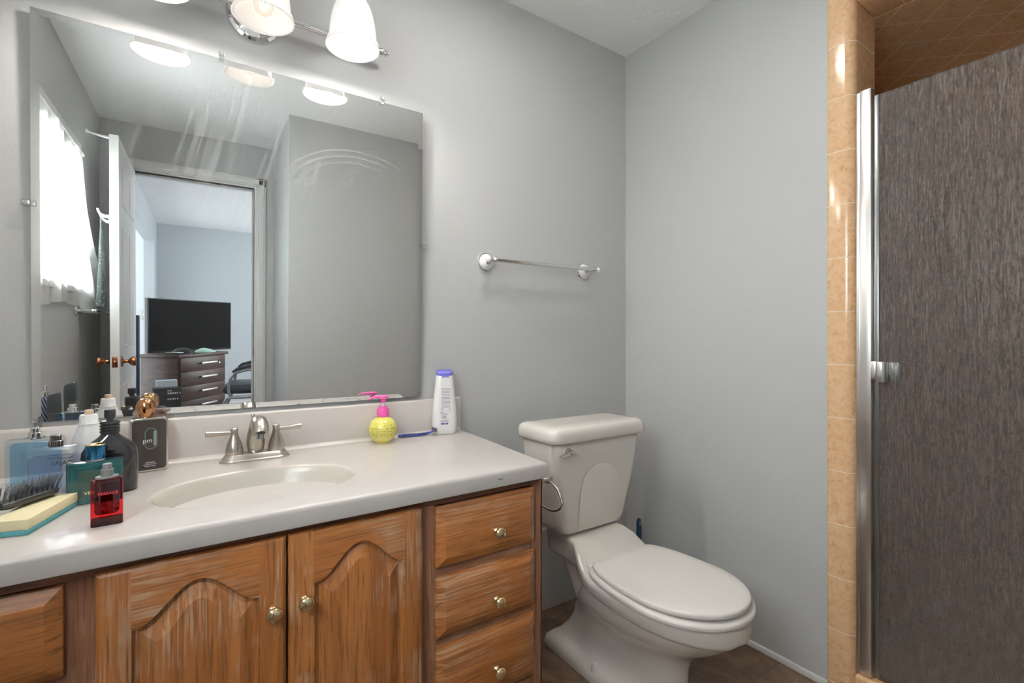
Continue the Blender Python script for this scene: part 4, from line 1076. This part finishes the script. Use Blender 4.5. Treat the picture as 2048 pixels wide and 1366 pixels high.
# towel bar on the left wall
tw2 = thing('towel_bar', 'chrome towel bar on the wall below the curtain, seen in the mirror', 'towel bar', (XL, -.165, 1.200))
for y in (0, -.56):
    m = MB(); m.lathe([(.026, 0), (.027, .003), (.022, .008), (.012, .012), (.0105, .016), (.0105, .062), (.0125, .066), (.0125, .084), (.010, .087)], (0, y, 0), 'x', 28); m.build('post', CHROME, tw2, 40)
m = MB(); m.tube([(.075, .0, 0), (.075, -.56, 0)], .0085, 18); m.build('bar', CHROME, tw2, 40)

# ------------------------------------------------------------------ bedroom furniture (seen in the mirror)
A, B_ = Vector((-.13, -2.10)), Vector((.243, -2.60))
dv = (B_ - A).normalized(); wdt = (B_ - A).length
dz_ = thing('chest_of_drawers', 'dark walnut four-drawer chest with silver bar handles below the television', 'chest of drawers', (A.x, A.y, 0), math.atan2(dv.y, dv.x) )
# local: x along the front, +y toward the room (front), -y backward
WAL = wood('walnut_veneer', 'x', (.012, .004, .003), (.040, .014, .009), (.085, .034, .022), .12, rough=.42)
m = MB(); m.box(0, wdt, -.36, 0, .03, .815, .002); m.build('carcass', WAL, dz_)
m = MB(); m.box(-.02, wdt + .03, -.38, .022, .815, .842, .006); m.build('top', WAL, dz_)
for k in range(4):
    z0 = .293 + k * .130
    m = MB(); m.box(.012, wdt - .012, 0, .016, z0, z0 + .126, .002); d_ = m.build('drawer', WAL, dz_)
    m = MB(); m.box(wdt * .40, wdt * .74, .036, .044, z0 + .062, z0 + .078, .002); m.box(wdt * .42, wdt * .44, .016, .037, z0 + .064, z0 + .076); m.box(wdt * .70, wdt * .72, .016, .037, z0 + .064, z0 + .076); m.build('bar_handle', ALU, d_)
m = MB(); m.box(.012, wdt - .012, 0, .012, .04, .288, .002); m.build('base_panel', WAL, dz_)
m = MB(); m.lathe([(.012, 0), (.011, .004), (.001, .005)], (wdt * .84, .016, .735), 'y', 16); m.build('lock', BRASS, dz_, 40)
# television on a stand behind it
P0, P1 = Vector((-.41, -2.86)), Vector((.335, -3.55)); tvd = (P1 - P0).normalized(); tvw = (P1 - P0).length; mid = (P0 + P1) / 2
tv = thing('television', 'large black flat television standing behind the walnut chest', 'television', (mid.x, mid.y, 0), math.atan2(tvd.y, tvd.x))
m = MB(); m.box(-tvw / 2, tvw / 2, -.03, .010, .815, 1.368, .004); m.build('housing', plain('tv_black', (.012, .012, .013), .35), tv)
m = MB(); m.box(-tvw / 2 + .012, tvw / 2 - .012, .010, .0115, .835, 1.358); m.build('screen', plain('tv_screen', (.005, .005, .0052), .45, 0., Specular_IOR_Level=.02), tv, 0)
m = MB(); m.box(-.03, .03, -.028, -.012, .70, .84); m.box(-.14, .14, -.10, .06, .682, .700, .003); m.build('stand', MATS['tv_black'], tv)
ts = thing('tv_cabinet', 'low dark cabinet carrying the television behind the chest', 'cabinet', (mid.x, mid.y, 0), math.atan2(tvd.y, tvd.x))
m = MB(); m.box(-.36, .30, -.20, .12, .08, .68, .004); m.build('body', plain('dark_grey_laminate', (.06, .058, .058), .5), ts)
m = MB()
for x in (-.34, .26):
    for y in (-.18, .08): m.box(x, x + .03, y, y + .03, 0, .08)
m.build('feet', MATS['tv_black'], ts, 0)
# things on the chest: cap, cloth and mint-green cloth
ang = math.atan2(dv.y, dv.x)
def on_chest(u, v): p = A + dv * u + Vector((dv.y, -dv.x)) * v; return (p.x, p.y, .842)
b = thing('baseball_cap', 'black and white cap lying on top of the walnut chest', 'cap', on_chest(.22, .13), ang)
m = MB(); m.rings([[(.075 * k * math.cos(2 * PI * i / 24), .085 * k * math.sin(2 * PI * i / 24), z) for i in range(24)] for z, k in ((0, 1), (.02, .98), (.038, .82), (.05, .5), (.054, .12))]); m.build('crown', plain('black_cloth', (.02, .02, .022), .8), b, 60)
m = MB(); m.rings([[(x - .10, y, .004 + .014 * math.cos(y * 16) + dz2) for x, y in rrect(0, 0, .055, .07, .05, 6)] for dz2 in (0, .003)]); m.build('brim', plain('pale_blue_cloth', (.55, .62, .66), .8), b, 60)
def lump(name, lab, cat, loc, col, sx, sy, sz, seed):
    rnd = random.Random(seed); ph = [rnd.uniform(0, 6) for _ in range(6)]
    m = MB(); rs = []
    for k in range(9):
        t_ = k / 8; kk = math.cos(t_ * PI / 2 * .97)
        rs.append([(sx * kk * math.cos(a) * (1 + .18 * math.sin(3 * a + ph[0]) + .10 * math.sin(5 * a + ph[1] + t_ * 2)), sy * kk * math.sin(a) * (1 + .18 * math.sin(4 * a + ph[2])), sz * math.sin(t_ * PI / 2) * (1 + .2 * math.sin(2 * a + ph[3]))) for a in [2 * PI * i / 32 for i in range(32)]])
    m.rings(rs); return tag(m.build(name, plain(name + '_cloth', col, .85), None, 60, loc=loc), lab, cat)
lump('folded_cloth', 'crumpled mint green cloth on the right end of the walnut chest', 'cloth', on_chest(.46, .10), (.45, .68, .56), .085, .05, .035, 3)
# cartons in front
b = thing('carton', 'black carton with white printing in front of the walnut chest', 'box', (-.190, -1.72, 0), R(-8))
m = MB(); m.box(-.095, .095, -.11, 0, 0, .595, .002); m.build('box_body', plain('black_card', (.014, .013, .015), .45), b)
m = MB(); rnd = random.Random(5)
for z, n_ in ((.570, 2), (.548, 6), (.525, 0), (.500, 5)):
    for k in range(n_): x = -.0 + k * .016; m.box(x, x + rnd.uniform(.006, .012), 0, .0006, z, z + .010)
m.build('printing', WINK, b, 0)
b = MB(); b.box(-.075, .075, -.09, 0, 0, .636, .002); o_ = b.build('carton', plain('pale_blue_white_card', (.62, .68, .73), .6), None, loc=(-.205, -1.93, 0)); o_.rotation_euler = (0, 0, R(-6)); tag(o_, 'plain pale blue-white carton standing behind the black carton', 'box')
# navy panel behind the door and light switch
tag(MB().box(-.428, -.402, -2.10, -1.99, 0, 1.19, .006).build('navy_panel', plain('navy_fabric', (.022, .028, .06), .7)), 'tall narrow navy blue panel standing just beyond the open door', 'panel')
b = thing('light_switch', 'beige light switch plate on the bright alcove wall beside the television', 'light switch', (-.515, -3.86, 1.205))
m = MB(); m.box(-.036, .036, 0, .006, -.058, .058, .003); m.build('plate', plain('ivory_plastic', (.62, .60, .56), .4), b); MB().box(-.006, .006, .006, .014, -.012, .012, .002).build('toggle', WHITE_PL, b)
# office chair
ch = thing('office_chair', 'navy padded office chair with silver tube arms to the right of the chest', 'chair', (.46, -1.92, 0), R(8))
NAVY = plain('navy_leather', (.018, .020, .038), .35); SIL = plain('silver_tube', (.42, .43, .45), .32, .9)
m = MB(); m.box(-.235, .25, -.24, .24, .52, .60, .032, 4); m.build('seat', NAVY, ch)
m = MB(); m.box(.22, .30, -.23, .23, .62, 1.10, .035, 4); m.build('backrest', NAVY, ch)
for y in (-.26, .26):
    m = MB(); m.tube([(-.17, y, .50), (-.185, y, .56), (-.175, y, .65), (-.13, y, .71), (-.04, y, .735), (.08, y, .735), (.20, y, .72), (.25, y, .66)], .013, 12); m.build('arm_frame', SIL, ch, 60)
    m = MB(); m.tube([(-.155, y, .715), (-.12, y, .742), (-.03, y, .765), (.09, y, .765), (.16, y, .755)], [.014, .022, .024, .024, .016], 14, flat=.6); m.build('armrest', NAVY, ch, 60)
    m = MB(); m.tube([(.26, y, .49), (0, y, .495), (-.17, y, .495), (-.20, y, .48), (-.26, y, .33), (-.31, y, .15), (-.325, y, .014)], .014, 12); m.tube([(-.325, y, .014), (.26, y, .014)], .014, 12); m.build('leg', SIL, ch, 60)
